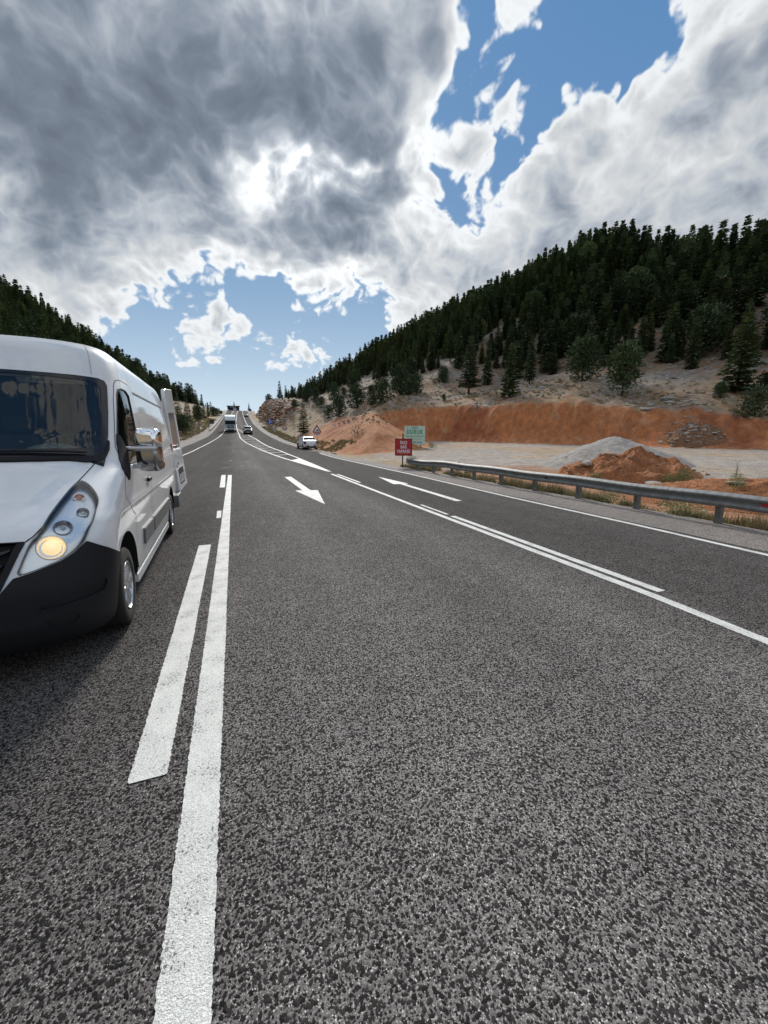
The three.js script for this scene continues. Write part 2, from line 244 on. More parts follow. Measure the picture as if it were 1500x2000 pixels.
const grain = dataTex(1024, (x, y) => {
  const u = x / 1024, v = y / 1024, a = tileNoise(u, v, 8, 7), b = tileNoise(u + 0.37, v + 0.61, 64, 4), c = tileNoise(u + 0.1, v + 0.8, 24, 3);
  const g = 0.80 + 0.16 * a + 0.20 * b + (c > 0.42 ? 0.16 : 0) - (b < -0.45 ? 0.2 : 0);
  return [g, g * (0.985 + 0.02 * a), g * (0.97 + 0.03 * b)];
});
const grainBump = dataTex(1024, (x, y) => { const u = x / 1024, v = y / 1024, g = 0.5 + 0.35 * tileNoise(u + 0.37, v + 0.61, 64, 4) + 0.25 * tileNoise(u, v, 16, 5); return [g, g, g]; }, false);
{
  const lines = (spec) => { const a = []; for (const [from, to, step] of spec) for (let v = from; v < to - 1e-6; v += step) a.push(v); a.push(spec[spec.length - 1][1]); return a; };
  const xs = lines([[-4000, -1000, 500], [-1000, -400, 100], [-400, -150, 12], [-150, -40, 3.5], [-40, -12, 1.5], [-12, 8.4, 1.7], [8.4, 56, 0.42], [56, 120, 1.6], [120, 320, 4], [320, 520, 20], [520, 1000, 80], [1000, 4000, 500]]);
  const ss = lines([[-4000, -1000, 500], [-1000, -100, 60], [-100, -6, 5], [-6, 66, 0.42], [66, 130, 1.1], [130, 270, 2], [270, 420, 4], [420, 700, 20], [700, 1200, 80], [1200, 4200, 500]]);
  const nx = xs.length, ns = ss.length, pos = new Float32Array(nx * ns * 3), col = new Float32Array(nx * ns * 3), uv = new Float32Array(nx * ns * 2), idx = [];
  for (let j = 0; j < ns; j++) for (let i = 0; i < nx; i++) {
    const x = xs[i], s = ss[j], q = landform(x, s), o = j * nx + i;
    pos.set([x, q.y, -s], o * 3); uv.set([x / 5, s / 5], o * 2);
    const n1 = fbm(x * 0.09, s * 0.09, 4), n2 = fbm(x * 0.55 + 4, s * 0.55, 4), n3 = fbm(x * 0.03 + 8, s * 0.03 + 2, 3), n4 = fbm(x * 1.7, s * 1.7 + 3, 3);
    let c = [0.30, 0.215, 0.135];
    const put = (k, w) => { w = clamp(w); c = [lerp(c[0], k[0], w), lerp(c[1], k[1], w), lerp(c[2], k[2], w)]; };
    put([0.34, 0.265, 0.15], 0.5 + 1.4 * n2);                                    // dry grass
    put([0.36, 0.33, 0.30], smooth(0.02, 0.3, n1 + 0.6 * n4) * 0.8);             // stony ground
    if (x > 8 && q.rf <= 0.4 && s < 75) {
      put([0.37, 0.335, 0.305], 0.95 * smooth(10, 13, x));                       // gravel of the yard
      put([0.40, 0.29, 0.18], smooth(0.0, 0.3, n1 + 0.4 * n2) * 0.75 * smooth(10, 13, x));
      put([0.36, 0.23, 0.13], smooth(-7, -0.5, q.rf) * (0.4 + n2));
      const v = smooth(21, 17, s) * smooth(17.5, 13.5, x + 1.5 * n2);
      put([0.36, 0.165, 0.075], v * 0.95);                                       // red earth behind the rail
      put([0.30, 0.245, 0.12], v * smooth(10.2, 9.0, x + n2 * 1.2) * 0.8);
    }
    if (q.rf > -0.3 && q.rf < 60) {
      const red = (1 - smooth(0.82, 1.08, q.bank + 0.25 * n2)) * smooth(92, 70, s + 16 * n1);
      const tint = q.mound > 0.5 ? lerp(0.55, 1, smooth(0.15, 0.6, n1 * 1.3 + (x - 12) * 0.045)) : 1;
      put([lerp(0.40, 0.50, tint), lerp(0.190, 0.190, tint), lerp(0.078, 0.070, tint)], red);
      put([0.30, 0.085, 0.035], red * smooth(0.05, 0.4, n1 + 0.3 * n4) * tint * 0.8);
      put([0.42, 0.30, 0.19], red * smooth(0.18, 0.45, n4 + 0.5 * n2) * 0.55);
      if (q.cut > 0) { put([0.33, 0.215, 0.15], q.cut * (1 - smooth(0.9, 1.6, q.rf / 6)) * 0.9); put([0.36, 0.33, 0.30], q.cut * smooth(0.05, 0.35, n2) * 0.8); }
    }
    if (q.rf > 5) { const up = smooth(0.95, 1.25, q.bank + q.rf * 0.02); put([0.235, 0.175, 0.115], up * (0.55 + 0.8 * n2)); put([0.30, 0.275, 0.25], up * smooth(-0.02, 0.22, n1 * 0.7 + 0.8 * n4) * 0.85); put([0.15, 0.115, 0.075], up * smooth(0.12, 0.4, -n4 - 0.4 * n2) * 0.7); }
    if (q.rf > 34) put([0.16, 0.125, 0.085], smooth(34, 60, q.rf + 20 * n3) * 0.85);
    if (q.l > 0) { put([0.36, 0.28, 0.145], smooth(14, 3, q.l) * 0.8); put([0.15, 0.12, 0.08], smooth(30, 60, q.l + 20 * n3) * 0.85); }
    if (q.l > -1.8 && q.l < 1.4 + n2) put([0.30, 0.27, 0.24], 0.85);
    const k = 1.5 * (1 + 0.28 * n2 + 0.2 * n3);
    col.set([c[0] * k, c[1] * k, c[2] * k], o * 3);
    if (i < nx - 1 && j < ns - 1) idx.push(o, o + 1, o + nx + 1, o, o + nx + 1, o + nx);
  }
  const g = new THREE.BufferGeometry();
  g.setAttribute('position', new THREE.BufferAttribute(pos, 3)); g.setAttribute('color', new THREE.BufferAttribute(col, 3)); g.setAttribute('uv', new THREE.BufferAttribute(uv, 2));
  g.setIndex(idx); g.computeVertexNormals();
  structure('ground', g, new THREE.MeshStandardMaterial({ vertexColors: true, map: grain, bumpMap: grainBump, bumpScale: 0.09, roughness: 0.95 }));
}
// ---------------------------------------------------------------- road
const road = new THREE.Group(); road.name = 'road'; road.userData.kind = 'structure'; scene.add(road);
// chip seal: dark stones set in pale dusty binder; 2.1 m tile
const CHIP = 2048, chipCol = new Float32Array(CHIP * CHIP).fill(0), chipH = new Float32Array(CHIP * CHIP).fill(0);
{
  const r = rng(5), px = CHIP / 2.1;
  for (let i = 0; i < CHIP * CHIP; i++) chipCol[i] = 0.17 + 0.10 * (r() - 0.5);
  const stones = (count, r0, r1, tone, rough, low, high) => {
    const side = Math.ceil(Math.sqrt(count)), cell = CHIP / side;      // spread on a shaken grid, as rolled chippings lie
    for (let k = 0; k < side * side; k++) {
      const big = r(), rad = (r0 + (r1 - r0) * big * big) * px, cx = ((k % side) + 0.5 + 0.95 * (r() - 0.5)) * cell, cy = (Math.floor(k / side) + 0.5 + 0.95 * (r() - 0.5)) * cell, asp = 0.7 + 0.6 * r(), rot = r() * 6.28, c0 = Math.cos(rot), s0 = Math.sin(rot), v = tone(r()), p1 = r() * 6.28, p2 = r() * 6.28, p3 = r() * 6.28, up = low + (high - low) * r(), n = Math.ceil(rad * 1.7);
      for (let y = -n; y <= n; y++) for (let x = -n; x <= n; x++) {
        const a = (x * c0 + y * s0) / asp, b = (-x * s0 + y * c0) * asp, d0 = Math.hypot(a, b) / rad; if (d0 > 1.6) continue;
        const th = Math.atan2(b, a), d = d0 / (1 + rough * (0.5 * Math.sin(2 * th + p1) + 0.6 * Math.sin(3 * th + p2) + 0.5 * Math.sin(5 * th + p3)) + 0.10 * (r() - 0.5));
        if (d > 1) continue;
        const o = ((Math.floor(cy + y) + CHIP) % CHIP) * CHIP + ((Math.floor(cx + x) + CHIP) % CHIP), h = up * Math.sqrt(1 - d * d * 0.9);
        if (h < chipH[o]) continue;
        chipH[o] = h; chipCol[o] = v * (0.72 + 0.56 * r());
      }
    }
  };
  stones(110000, 0.0011, 0.0036, (q) => (q < 0.28 ? 0.045 + 0.12 * q : q < 0.72 ? 0.22 + 0.20 * q : 0.38 + 0.9 * (q - 0.72)), 0.2, 0.15, 0.55);
  stones(24500, 0.0031, 0.0092, (q) => 0.020 + 0.03 * q + (q > 0.92 ? 0.10 : 0), 0.25, 0.45, 0.9);
}
const softSpots = new Float32Array(256 * 256).map((_, i) => tileNoise((i % 256) / 256, Math.floor(i / 256) / 256, 7, 4));
const chipTex = dataTex(CHIP, (x, y) => { const o = y * CHIP + x, w = softSpots[(y >> 3) * 256 + (x >> 3)], g = toS(chipCol[o] * (1 + 0.14 * w)); return [g * 1.015, g * 0.985, g * 0.965]; });
const chipBump = dataTex(CHIP, (x, y) => { const h = 0.25 + 0.7 * chipH[y * CHIP + x]; return [h, h, h]; }, false);
const M_asphalt = new THREE.MeshPhysicalMaterial({ map: chipTex, bumpMap: chipBump, bumpScale: 0.005, roughness: 1.0, specularIntensity: 0.12, vertexColors: true });
const M_shoulder = new THREE.MeshStandardMaterial({ map: chipTex, bumpMap: chipBump, bumpScale: 0.008, roughness: 0.9, vertexColors: true });
function ribbon(s0, s1, left, right, cols, lift, tint, scale = 2.1) {       // strip of road between two edges
  const ss = []; for (let s = s0; s < s1;) { ss.push(s); s += s < 30 ? 0.5 : s < 120 ? 1.5 : 4; } ss.push(s1);
  const pos = [], uv = [], col = [], idx = [];
  ss.forEach((s, j) => { for (let i = 0; i <= cols; i++) { const x = lerp(left(s), right(s), i / cols); pos.push(x, roadY(s) + lift, -s); uv.push(x / scale, s / scale); col.push(...tint(x, s)); if (i < cols && j < ss.length - 1) { const o = j * (cols + 1) + i; idx.push(o, o + 1, o + cols + 2, o, o + cols + 2, o + cols + 1); } } });
  const g = new THREE.BufferGeometry(); g.setAttribute('position', new THREE.Float32BufferAttribute(pos, 3)); g.setAttribute('uv', new THREE.Float32BufferAttribute(uv, 2)); g.setAttribute('color', new THREE.Float32BufferAttribute(col, 3)); g.setIndex(idx); g.computeVertexNormals(); return g;
}
const lanes = (x, s) => {      // traffic polish, dust and old repairs, lane by lane
  const n = fbm(x * 0.5, s * 0.12, 4), m = fbm(x * 2.1 + 5, s * 0.9, 3);
  let k = 1.0;
  k *= lerp(0.62, 1, smooth(-0.9, 0.5, x + 0.3 * n)); k *= lerp(1, 0.66, smooth(3.2, 4.6, x + 0.4 * n));
  const track = Math.exp(-Math.pow((x - 1.1) / 0.45, 2)) + Math.exp(-Math.pow((x - 2.9) / 0.45, 2));
  k *= 1 + 0.13 * track * (1 + n) + 0.16 * fbm(x * 2.6 + 3, s * 0.035, 3);
  k *= 1 + 0.55 * smooth(0.12, 0.4, fbm(x * 1.1 + 17, s * 0.35, 3)) * smooth(19, 23, s) * smooth(38, 30, s) * smooth(-2.2, -1.2, x) * smooth(1.6, 0.6, x);      // pale scrapes beyond the end of the lane line
  k *= 1 + 0.22 * n + 0.14 * m;
  k *= 1.05;
  return [k * 1.0, k * 0.99, k * 0.985];
};
part(road, 'asphalt', ribbon(-60, 360, edgeL, edgeR, 60, 0, lanes), M_asphalt);
const dusty = (x, s) => { const n = fbm(x * 0.9, s * 0.4, 4), k = 1.55 + 0.5 * n; return [k * 1.06, k * 1.0, k * 0.95]; };
part(road, 'hard_shoulder', ribbon(-60, 360, (s) => edgeR(s) - 0.12 - 0.14 * fbm(s * 1.3, 4, 3), (s) => Math.max(edgeR(s) + 0.7, 8.85) + 0.25 * fbm(s * 0.9, 8, 3), 4, 0.006, dusty, 1.7), M_shoulder);
part(road, 'hard_shoulder', ribbon(-60, 360, (s) => edgeL(s) - 2.2 + 0.3 * fbm(s * 0.7, 2, 3), (s) => edgeL(s) + 0.12 + 0.14 * fbm(s * 1.1, 9, 3), 4, 0.006, dusty, 1.7), M_shoulder);

// paint: thick thermoplastic with the stones printing through
const paintTex = dataTex(1024, (x, y) => {
  const sx = Math.floor(x * 1.3) % CHIP, sy = Math.floor(y * 1.3) % CHIP, h = chipH[sy * CHIP + sx], c = chipCol[sy * CHIP + sx], w = tileNoise(x / 1024, y / 1024, 6, 5), f = tileNoise(x / 1024 + 0.3, y / 1024, 90, 3);
  let g = 0.80 + 0.14 * w + 0.07 * f - 0.18 * (h < 0.1 ? 1 : 0);
  if (f + 0.6 * w < -0.44) g = 0.10 + c;
  return [toS(g), toS(g * 0.995), toS(g * 0.95)];
});
const M_paint = new THREE.MeshStandardMaterial({ map: paintTex, bumpMap: chipBump, bumpScale: 0.004, roughness: 0.7 });
const wob = rng(31);
function paintStrip(name, pts, width, lift = 0.005) {   // pts [x, s] along the middle of the line
  const line = [];
  for (let i = 0; i < pts.length - 1; i++) { const [ax, as] = pts[i], [bx, bs] = pts[i + 1], L = Math.hypot(bx - ax, bs - as), step = Math.min(as, bs) < 8 ? 0.012 : Math.min(as, bs) < 20 ? 0.06 : 0.8, n = Math.max(1, Math.ceil(L / step)); for (let k = 0; k < n; k++) line.push([lerp(ax, bx, k / n), lerp(as, bs, k / n)]); }
  line.push(pts[pts.length - 1]);
  const pos = [], uv = [], idx = [];
  line.forEach(([x, s], i) => {
    const a = line[Math.max(0, i - 1)], b = line[Math.min(line.length - 1, i + 1)], L = Math.hypot(b[0] - a[0], b[1] - a[1]) || 1, nx = (b[1] - a[1]) / L, nsn = -(b[0] - a[0]) / L;
    const near = s < 20 ? 0.0038 : 0.01, end = i === 0 || i === line.length - 1 ? 0.5 : 1;
    for (const side of [-1, 1]) { const w = side * (width / 2 + near * (wob() * 2 - 1) + 0.004 * fbm(s * 1.3, side * 9, 2)) * (end < 1 ? 0.92 : 1); const X = x + nx * w, S = s + nsn * w; pos.push(X, roadY(S) + lift, -S); uv.push(X / 1.1, S / 1.1); }
    if (i < line.length - 1) { const o = i * 2; idx.push(o, o + 1, o + 3, o, o + 3, o + 2); }
  });
  const g = new THREE.BufferGeometry(); g.setAttribute('position', new THREE.Float32BufferAttribute(pos, 3)); g.setAttribute('uv', new THREE.Float32BufferAttribute(uv, 2)); g.setIndex(idx); g.computeVertexNormals();
  return part(road, name, g, M_paint);
}
function paintShape(name, pts, lift = 0.005) {
  const sh = new THREE.Shape(pts.map(([x, s]) => new THREE.Vector2(x, s))), g = new THREE.ShapeGeometry(sh), p = g.attributes.position, uv = [];
  for (let i = 0; i < p.count; i++) { const x = p.getX(i), s = p.getY(i); p.setXYZ(i, x, roadY(s) + lift, -s); uv.push(x / 1.1, s / 1.1); }
  g.setAttribute('uv', new THREE.Float32BufferAttribute(uv, 2)); g.computeVertexNormals();
  const n = g.attributes.normal; for (let i = 0; i < n.count; i++) n.setXYZ(i, 0, 1, 0);
  return part(road, name, g, M_paint);
}
paintStrip('lane_line', [[-0.235, -4], [-0.245, 2], [-0.235, 19]], 0.158);
paintStrip('lane_dash', [[-0.50, 1.98], [-0.515, 6.6]], 0.172);
paintStrip('lane_dash', [[-0.44, 14.3], [-0.5, 19.1]], 0.17);
paintStrip('lane_dash', [[-0.385, 8.8], [-0.40, 9.7]], 0.09);
paintStrip('centre_line', [[4.0, -4], [4.0, 1.7], [4.06, 2.75], [4.06, 9], [4.08, 13.6], [4.11, 17.95]], 0.125);
paintStrip('centre_dash', [[4.26, 2.8], [4.27, 7.3]], 0.12);
paintStrip('centre_dash', [[4.26, 7.5], [4.27, 8.85]], 0.07);
paintStrip('centre_dash', [[4.30, 14.1], [4.33, 17.7]], 0.10);
paintStrip('edge_line', [[7.0, -4], [7.02, 3.2], [7.12, 5.3], [7.16, 9], [7.45, 16.7], [7.68, 30.3], [8.0, 40]], 0.12);
paintStrip('edge_line', [[-4.25, -10], [-4.28, 30], [-4.24, 41], [-3.98, 53.7], [-3.27, 68.7], [-2.46, 83.2], [-2.02, 100], [-1.7, 123], [-1.6, 160], [-0.9, 205], [0.2, 252], [2.2, 320]], 0.15);
const islL = [[4.31, 19.1], [3.83, 29.7], [3.48, 37.2], [2.87, 50.7], [1.86, 66.2], [1.28, 79.2], [1.25, 100], [1.13, 119.6]];
const islR = [[4.31, 19.1], [4.55, 25.1], [4.83, 33.6], [4.83, 45.8], [4.28, 59.2], [3.87, 76.5], [2.89, 93], [1.76, 113.6], [1.13, 119.6]];
paintStrip('island_outline', islL, 0.16); paintStrip('island_outline', islR, 0.16);
paintStrip('lane_line', [[1.13, 119.6], [1.46, 161], [2.41, 231], [3.31, 263], [4.8, 320]], 0.16);
paintStrip('lane_line', [[4.45, 122], [4.87, 162], [5.55, 212], [6.35, 259], [8, 320]], 0.16);
const at = (k, s) => table(k.map(([x, q]) => [q, x]), s);
paintShape('island_nose', [[4.31, 19.6], [at(islR, 24) - 0.1, 24], [at(islR, 31.5) - 0.1, 31.5], [at(islL, 30) + 0.1, 30], [at(islL, 24) + 0.1, 24]], 0.009);
for (const s of [37.5, 42.3, 47.2, 52, 57, 62.5, 68.5, 75, 82, 90]) paintStrip('hatch_bar', [[at(islL, s) + 0.1, s], [at(islR, s + 1) - 0.1, s + 1]], 0.28);
paintShape('lane_arrow', [[1.93, 17.2], [1.95, 12.65], [1.72, 12.65], [2.05, 9.75], [2.41, 12.5], [2.19, 12.6], [2.2, 17.25]]);
paintShape('lane_arrow', [[5.36, 9.05], [5.56, 9.05], [5.68, 13.14], [5.83, 13.14], [5.67, 15.95], [5.26, 13.2], [5.50, 13.16]]);
// ---------------------------------------------------------------- trees and shrubs
const M_foliage = new THREE.MeshStandardMaterial({ vertexColors: true, roughness: 0.85, side: THREE.DoubleSide });
const barkTex = dataTex(256, (x, y) => { const g = 0.6 + 0.3 * tileNoise(x / 256 * 2 % 1, y / 256, 8, 4); return [g, g * 0.95, g * 0.9]; });
const M_bark = new THREE.MeshStandardMaterial({ map: barkTex, color: rgb(0.16, 0.12, 0.09), roughness: 0.95 });
class Leaves {
  constructor() { this.p = []; this.c = []; }
  kite(o, dir, side, len, wid, fold, col) {       // one spray of needles: a bent kite, two faces
    const n = new THREE.Vector3().crossVectors(dir, side).normalize();
    const a = o, b = o.clone().addScaledVector(dir, len * 0.45).addScaledVector(side, wid).addScaledVector(n, -fold), t = o.clone().addScaledVector(dir, len).addScaledVector(n, -fold * 0.6), d = o.clone().addScaledVector(dir, len * 0.45).addScaledVector(side, -wid).addScaledVector(n, -fold);
    for (const v of [a, b, t, a, t, d]) this.p.push(v.x, v.y, v.z);
    for (let i = 0; i < 6; i++) this.c.push(...col);
  }
  geo() { const g = new THREE.BufferGeometry(); g.setAttribute('position', new THREE.Float32BufferAttribute(this.p, 3)); g.setAttribute('color', new THREE.Float32BufferAttribute(this.c, 3)); g.computeVertexNormals(); return g; }
}
const V = (x, y, z) => new THREE.Vector3(x, y, z);
function trunkGeo(h, r, lean, seed, limbs = []) {
  const R = rng(seed), list = [], n = 6, rings = 6, pos = [], idx = [], uv = [];
  for (let j = 0; j <= rings; j++) { const t = j / rings, rr = r * (1.25 - 0.25 * Math.min(1, t * 8)) * (1 - 0.93 * t), ox = lean * t * t + 0.02 * h * (R() - 0.5) * t, oz = 0.02 * h * (R() - 0.5) * t; for (let i = 0; i <= n; i++) { const a = (i / n) * Math.PI * 2; pos.push(ox + Math.cos(a) * rr, t * h - (j ? 0 : 0.35), oz + Math.sin(a) * rr); uv.push(i / n, t * h); } }
  for (let j = 0; j < rings; j++) for (let i = 0; i < n; i++) { const o = j * (n + 1) + i; idx.push(o, o + n + 1, o + 1, o + 1, o + n + 1, o + n + 2); }
  const g = new THREE.BufferGeometry(); g.setAttribute('position', new THREE.Float32BufferAttribute(pos, 3)); g.setAttribute('uv', new THREE.Float32BufferAttribute(uv, 2)); g.setIndex(idx); g.computeVertexNormals(); list.push(g.toNonIndexed());
  for (const [y, a, L, up] of limbs) { const c = new THREE.CylinderGeometry(r * 0.06, r * 0.24, L, 4, 1, true).translate(0, L / 2, 0).rotateZ(-Math.PI / 2 + up).rotateY(a).translate(0, y, 0).toNonIndexed(); list.push(c); }
  return mergeGeometries(list);
}
// a fir or cedar one unit... built at 8 m and scaled: tiers of branches, each hung with sprays
function conifer(seed, { spread = 0.19, bare = 0.06, gap = 0.30, droop = 0.25, hue = [0.030, 0.046, 0.026], flat = false, ragged = 0.25, top = 0.85 }) {
  const R = rng(seed), H = 8, L = new Leaves(), limbs = [];
  for (let y = H * bare; y < H * 0.985; y += gap * (0.75 + 0.5 * R())) {
    const t = y / H, prof = Math.pow(1 - t, top) * (0.55 + 0.45 * smooth(0, 0.16, t)), n = Math.max(3, Math.round((flat ? 5 : 6) + 2 * R() - 2.5 * t));
    const a0 = R() * 6.28, tier = 1 - ragged * R();
    for (let k = 0; k < n; k++) {
      const a = a0 + (k / n) * 6.28 + 0.7 * (R() - 0.5), len = Math.max(0.14, H * spread * prof * tier * (0.7 + 0.5 * R())), dr = flat ? droop * (R() - 0.2) : droop * (0.5 + R()) - 0.25 * t;
      const dir = V(Math.cos(a) * Math.cos(dr), -Math.sin(dr), Math.sin(a) * Math.cos(dr));
      if (len > 0.7 && R() < 0.5) limbs.push([y, -a, len * 0.8, -dr]);
      const tone = 0.7 + 0.65 * R(), warm = 1 + 0.25 * (R() - 0.4), m = Math.max(3, Math.round(len * 4.2 + 1));
      for (let q = 0; q < m; q++) {
        const f = (q + 0.3 + 0.5 * R()) / m, o = V(0, y, 0).addScaledVector(dir, len * f * 0.92); o.y += (flat ? 0.05 : 0.10) * len * f * f + 0.06 * (R() - 0.5);
        const sz = (0.20 + 0.30 * R()) * (0.75 + 0.35 * (1 - t)) * (flat ? 1.15 : 1);
        for (const sgn of [-1, 1]) {
          const ang = a + sgn * (0.35 + 0.75 * R()), d2 = V(Math.cos(ang), -0.45 * R() - (flat ? -0.15 : 0.1) + (t > 0.85 ? 0.7 : 0), Math.sin(ang)).normalize();
          const side = V(-Math.sin(ang), (R() - 0.5) * 0.9, Math.cos(ang)).normalize(), c = tone * (0.85 + 0.3 * R());
          L.kite(o, d2, side, sz * 1.55, sz * 0.48, sz * 0.22, [hue[0] * c * warm * 3.0, hue[1] * c * 3.0, hue[2] * c * 2.6]);
        }
      }
    }
  }
  for (let k = 0; k < 5; k++) L.kite(V(0, H * (0.93 + 0.012 * k), 0), V((R() - 0.5) * 0.5, 1, (R() - 0.5) * 0.5).normalize(), V(Math.cos(k * 2), 0, Math.sin(k * 2)), 0.5, 0.07, 0.04, hue);
  return { trunk: trunkGeo(H * 0.98, H * 0.017, 0, seed, limbs), crown: L.geo(), h: H };
}
function roundTree(seed, { w = 0.42, hue = [0.036, 0.052, 0.026], bare = 0.02, n = 2100, lean = 0, size = 0.135, lift = 0.75 }) {   // juniper, pine or shrub: sprays through a lumpy volume, 3 m tall
  const R = rng(seed), H = 3, L = new Leaves(), lumps = [], limbs = [];
  for (let k = 0; k < 26; k++) { const t = bare + (1 - bare) * Math.pow((k + 0.5) / 26, 0.9), a = k * 2.4 + R(), prof = Math.sqrt(Math.max(0.02, Math.sin(Math.PI * clamp((bare > 0.1 ? 0.12 : 0.30) + (bare > 0.1 ? 0.84 : 0.66) * ((t - bare) / (1 - bare)))))), rr = H * w * 0.55 * prof * (0.4 + 0.6 * R()); lumps.push([Math.cos(a) * rr + lean * t, t * H * 0.93, Math.sin(a) * rr, H * w * (0.36 + 0.2 * R()) * (0.55 + 0.45 * prof), 0.72 + 0.6 * R()]); if (bare > 0.05) limbs.push([t * H * 0.7, -a, rr + 0.2, 0.5]); }
  for (let k = 0; k < n; k++) {
    const q = lumps[Math.floor(R() * lumps.length)], u = R() * 2 - 1, a = R() * 6.28, s = Math.sqrt(1 - u * u), d = V(Math.cos(a) * s, u, Math.sin(a) * s), rad = q[3] * (0.55 + 0.5 * Math.cbrt(R()));
    const o = V(q[0], q[1], q[2]).addScaledVector(d, rad); if (o.y < 0.02 * H) o.y = 0.02 * H + 0.1 * R();
    const dir = d.clone().add(V((R() - 0.5) * 0.9, lift * R(), (R() - 0.5) * 0.9)).normalize(), side = V(-dir.z + (R() - 0.5), R() - 0.5, dir.x + (R() - 0.5)).normalize(), z = size * (0.7 + 0.8 * R()), c = q[4] * (0.75 + 0.5 * R());
    L.kite(o, dir, side, z * 1.5, z * 0.58, z * 0.2, [hue[0] * c * 1.8, hue[1] * c * 1.9, hue[2] * c * 1.7]);
  }
  return { trunk: trunkGeo(H * 0.8, H * 0.022, lean, seed, limbs), crown: L.geo(), h: H };
}
const FIRS = [conifer(11, {}), conifer(12, { spread: 0.16, droop: 0.35, gap: 0.27 }), conifer(13, { spread: 0.23, ragged: 0.4, hue: [0.034, 0.050, 0.026] }), conifer(14, { spread: 0.17, gap: 0.33, ragged: 0.45, bare: 0.10, top: 0.7 }), conifer(15, { spread: 0.21, hue: [0.024, 0.037, 0.023], droop: 0.3 })];
const CEDARS = [conifer(21, { spread: 0.25, gap: 0.29, flat: true, droop: 0.15, bare: 0.14, ragged: 0.4, hue: [0.030, 0.045, 0.030] }), conifer(22, { spread: 0.23, gap: 0.31, flat: true, droop: 0.2, bare: 0.10, ragged: 0.45, top: 0.65, hue: [0.027, 0.041, 0.024] })];
const JUNIPERS = [roundTree(31, { w: 0.5, hue: [0.030, 0.046, 0.022] }), roundTree(32, { w: 0.42, hue: [0.026, 0.042, 0.020] }), roundTree(33, { w: 0.58, hue: [0.034, 0.048, 0.025] })];
const PINES = [roundTree(41, { w: 0.46, bare: 0.2, n: 2600, size: 0.115, hue: [0.040, 0.060, 0.030] }), roundTree(42, { w: 0.40, bare: 0.26, n: 2600, size: 0.115, hue: [0.046, 0.066, 0.033] })];
const DRY = [roundTree(51, { w: 0.75, n: 260, size: 0.17, hue: [0.10, 0.088, 0.06], lift: 1.2 }), roundTree(52, { w: 0.7, n: 300, size: 0.15, hue: [0.075, 0.035, 0.03], lift: 1.0 }), roundTree(53, { w: 0.75, n: 300, size: 0.15, hue: [0.085, 0.092, 0.062], lift: 1.0 })];
const SAPLING = [roundTree(61, { w: 0.2, n: 70, size: 0.06, hue: [0.07, 0.065, 0.04], bare: 0.2 })];
const placed = rng(404);
function addTree(name, set, v, x, s, h, label, category, group, width = 1) {
  const src = set[v % set.length], g = thing(name, label, category, group), k = h / src.h;
  part(g, 'trunk', src.trunk, M_bark); part(g, 'crown', src.crown, M_foliage);
  g.position.set(x, groundY(x, s) - 0.04, -s); g.rotation.set((placed() - 0.5) * 0.05, placed() * 6.28, (placed() - 0.5) * 0.05); g.scale.set(k * width, k, k * width);
  return g;
}
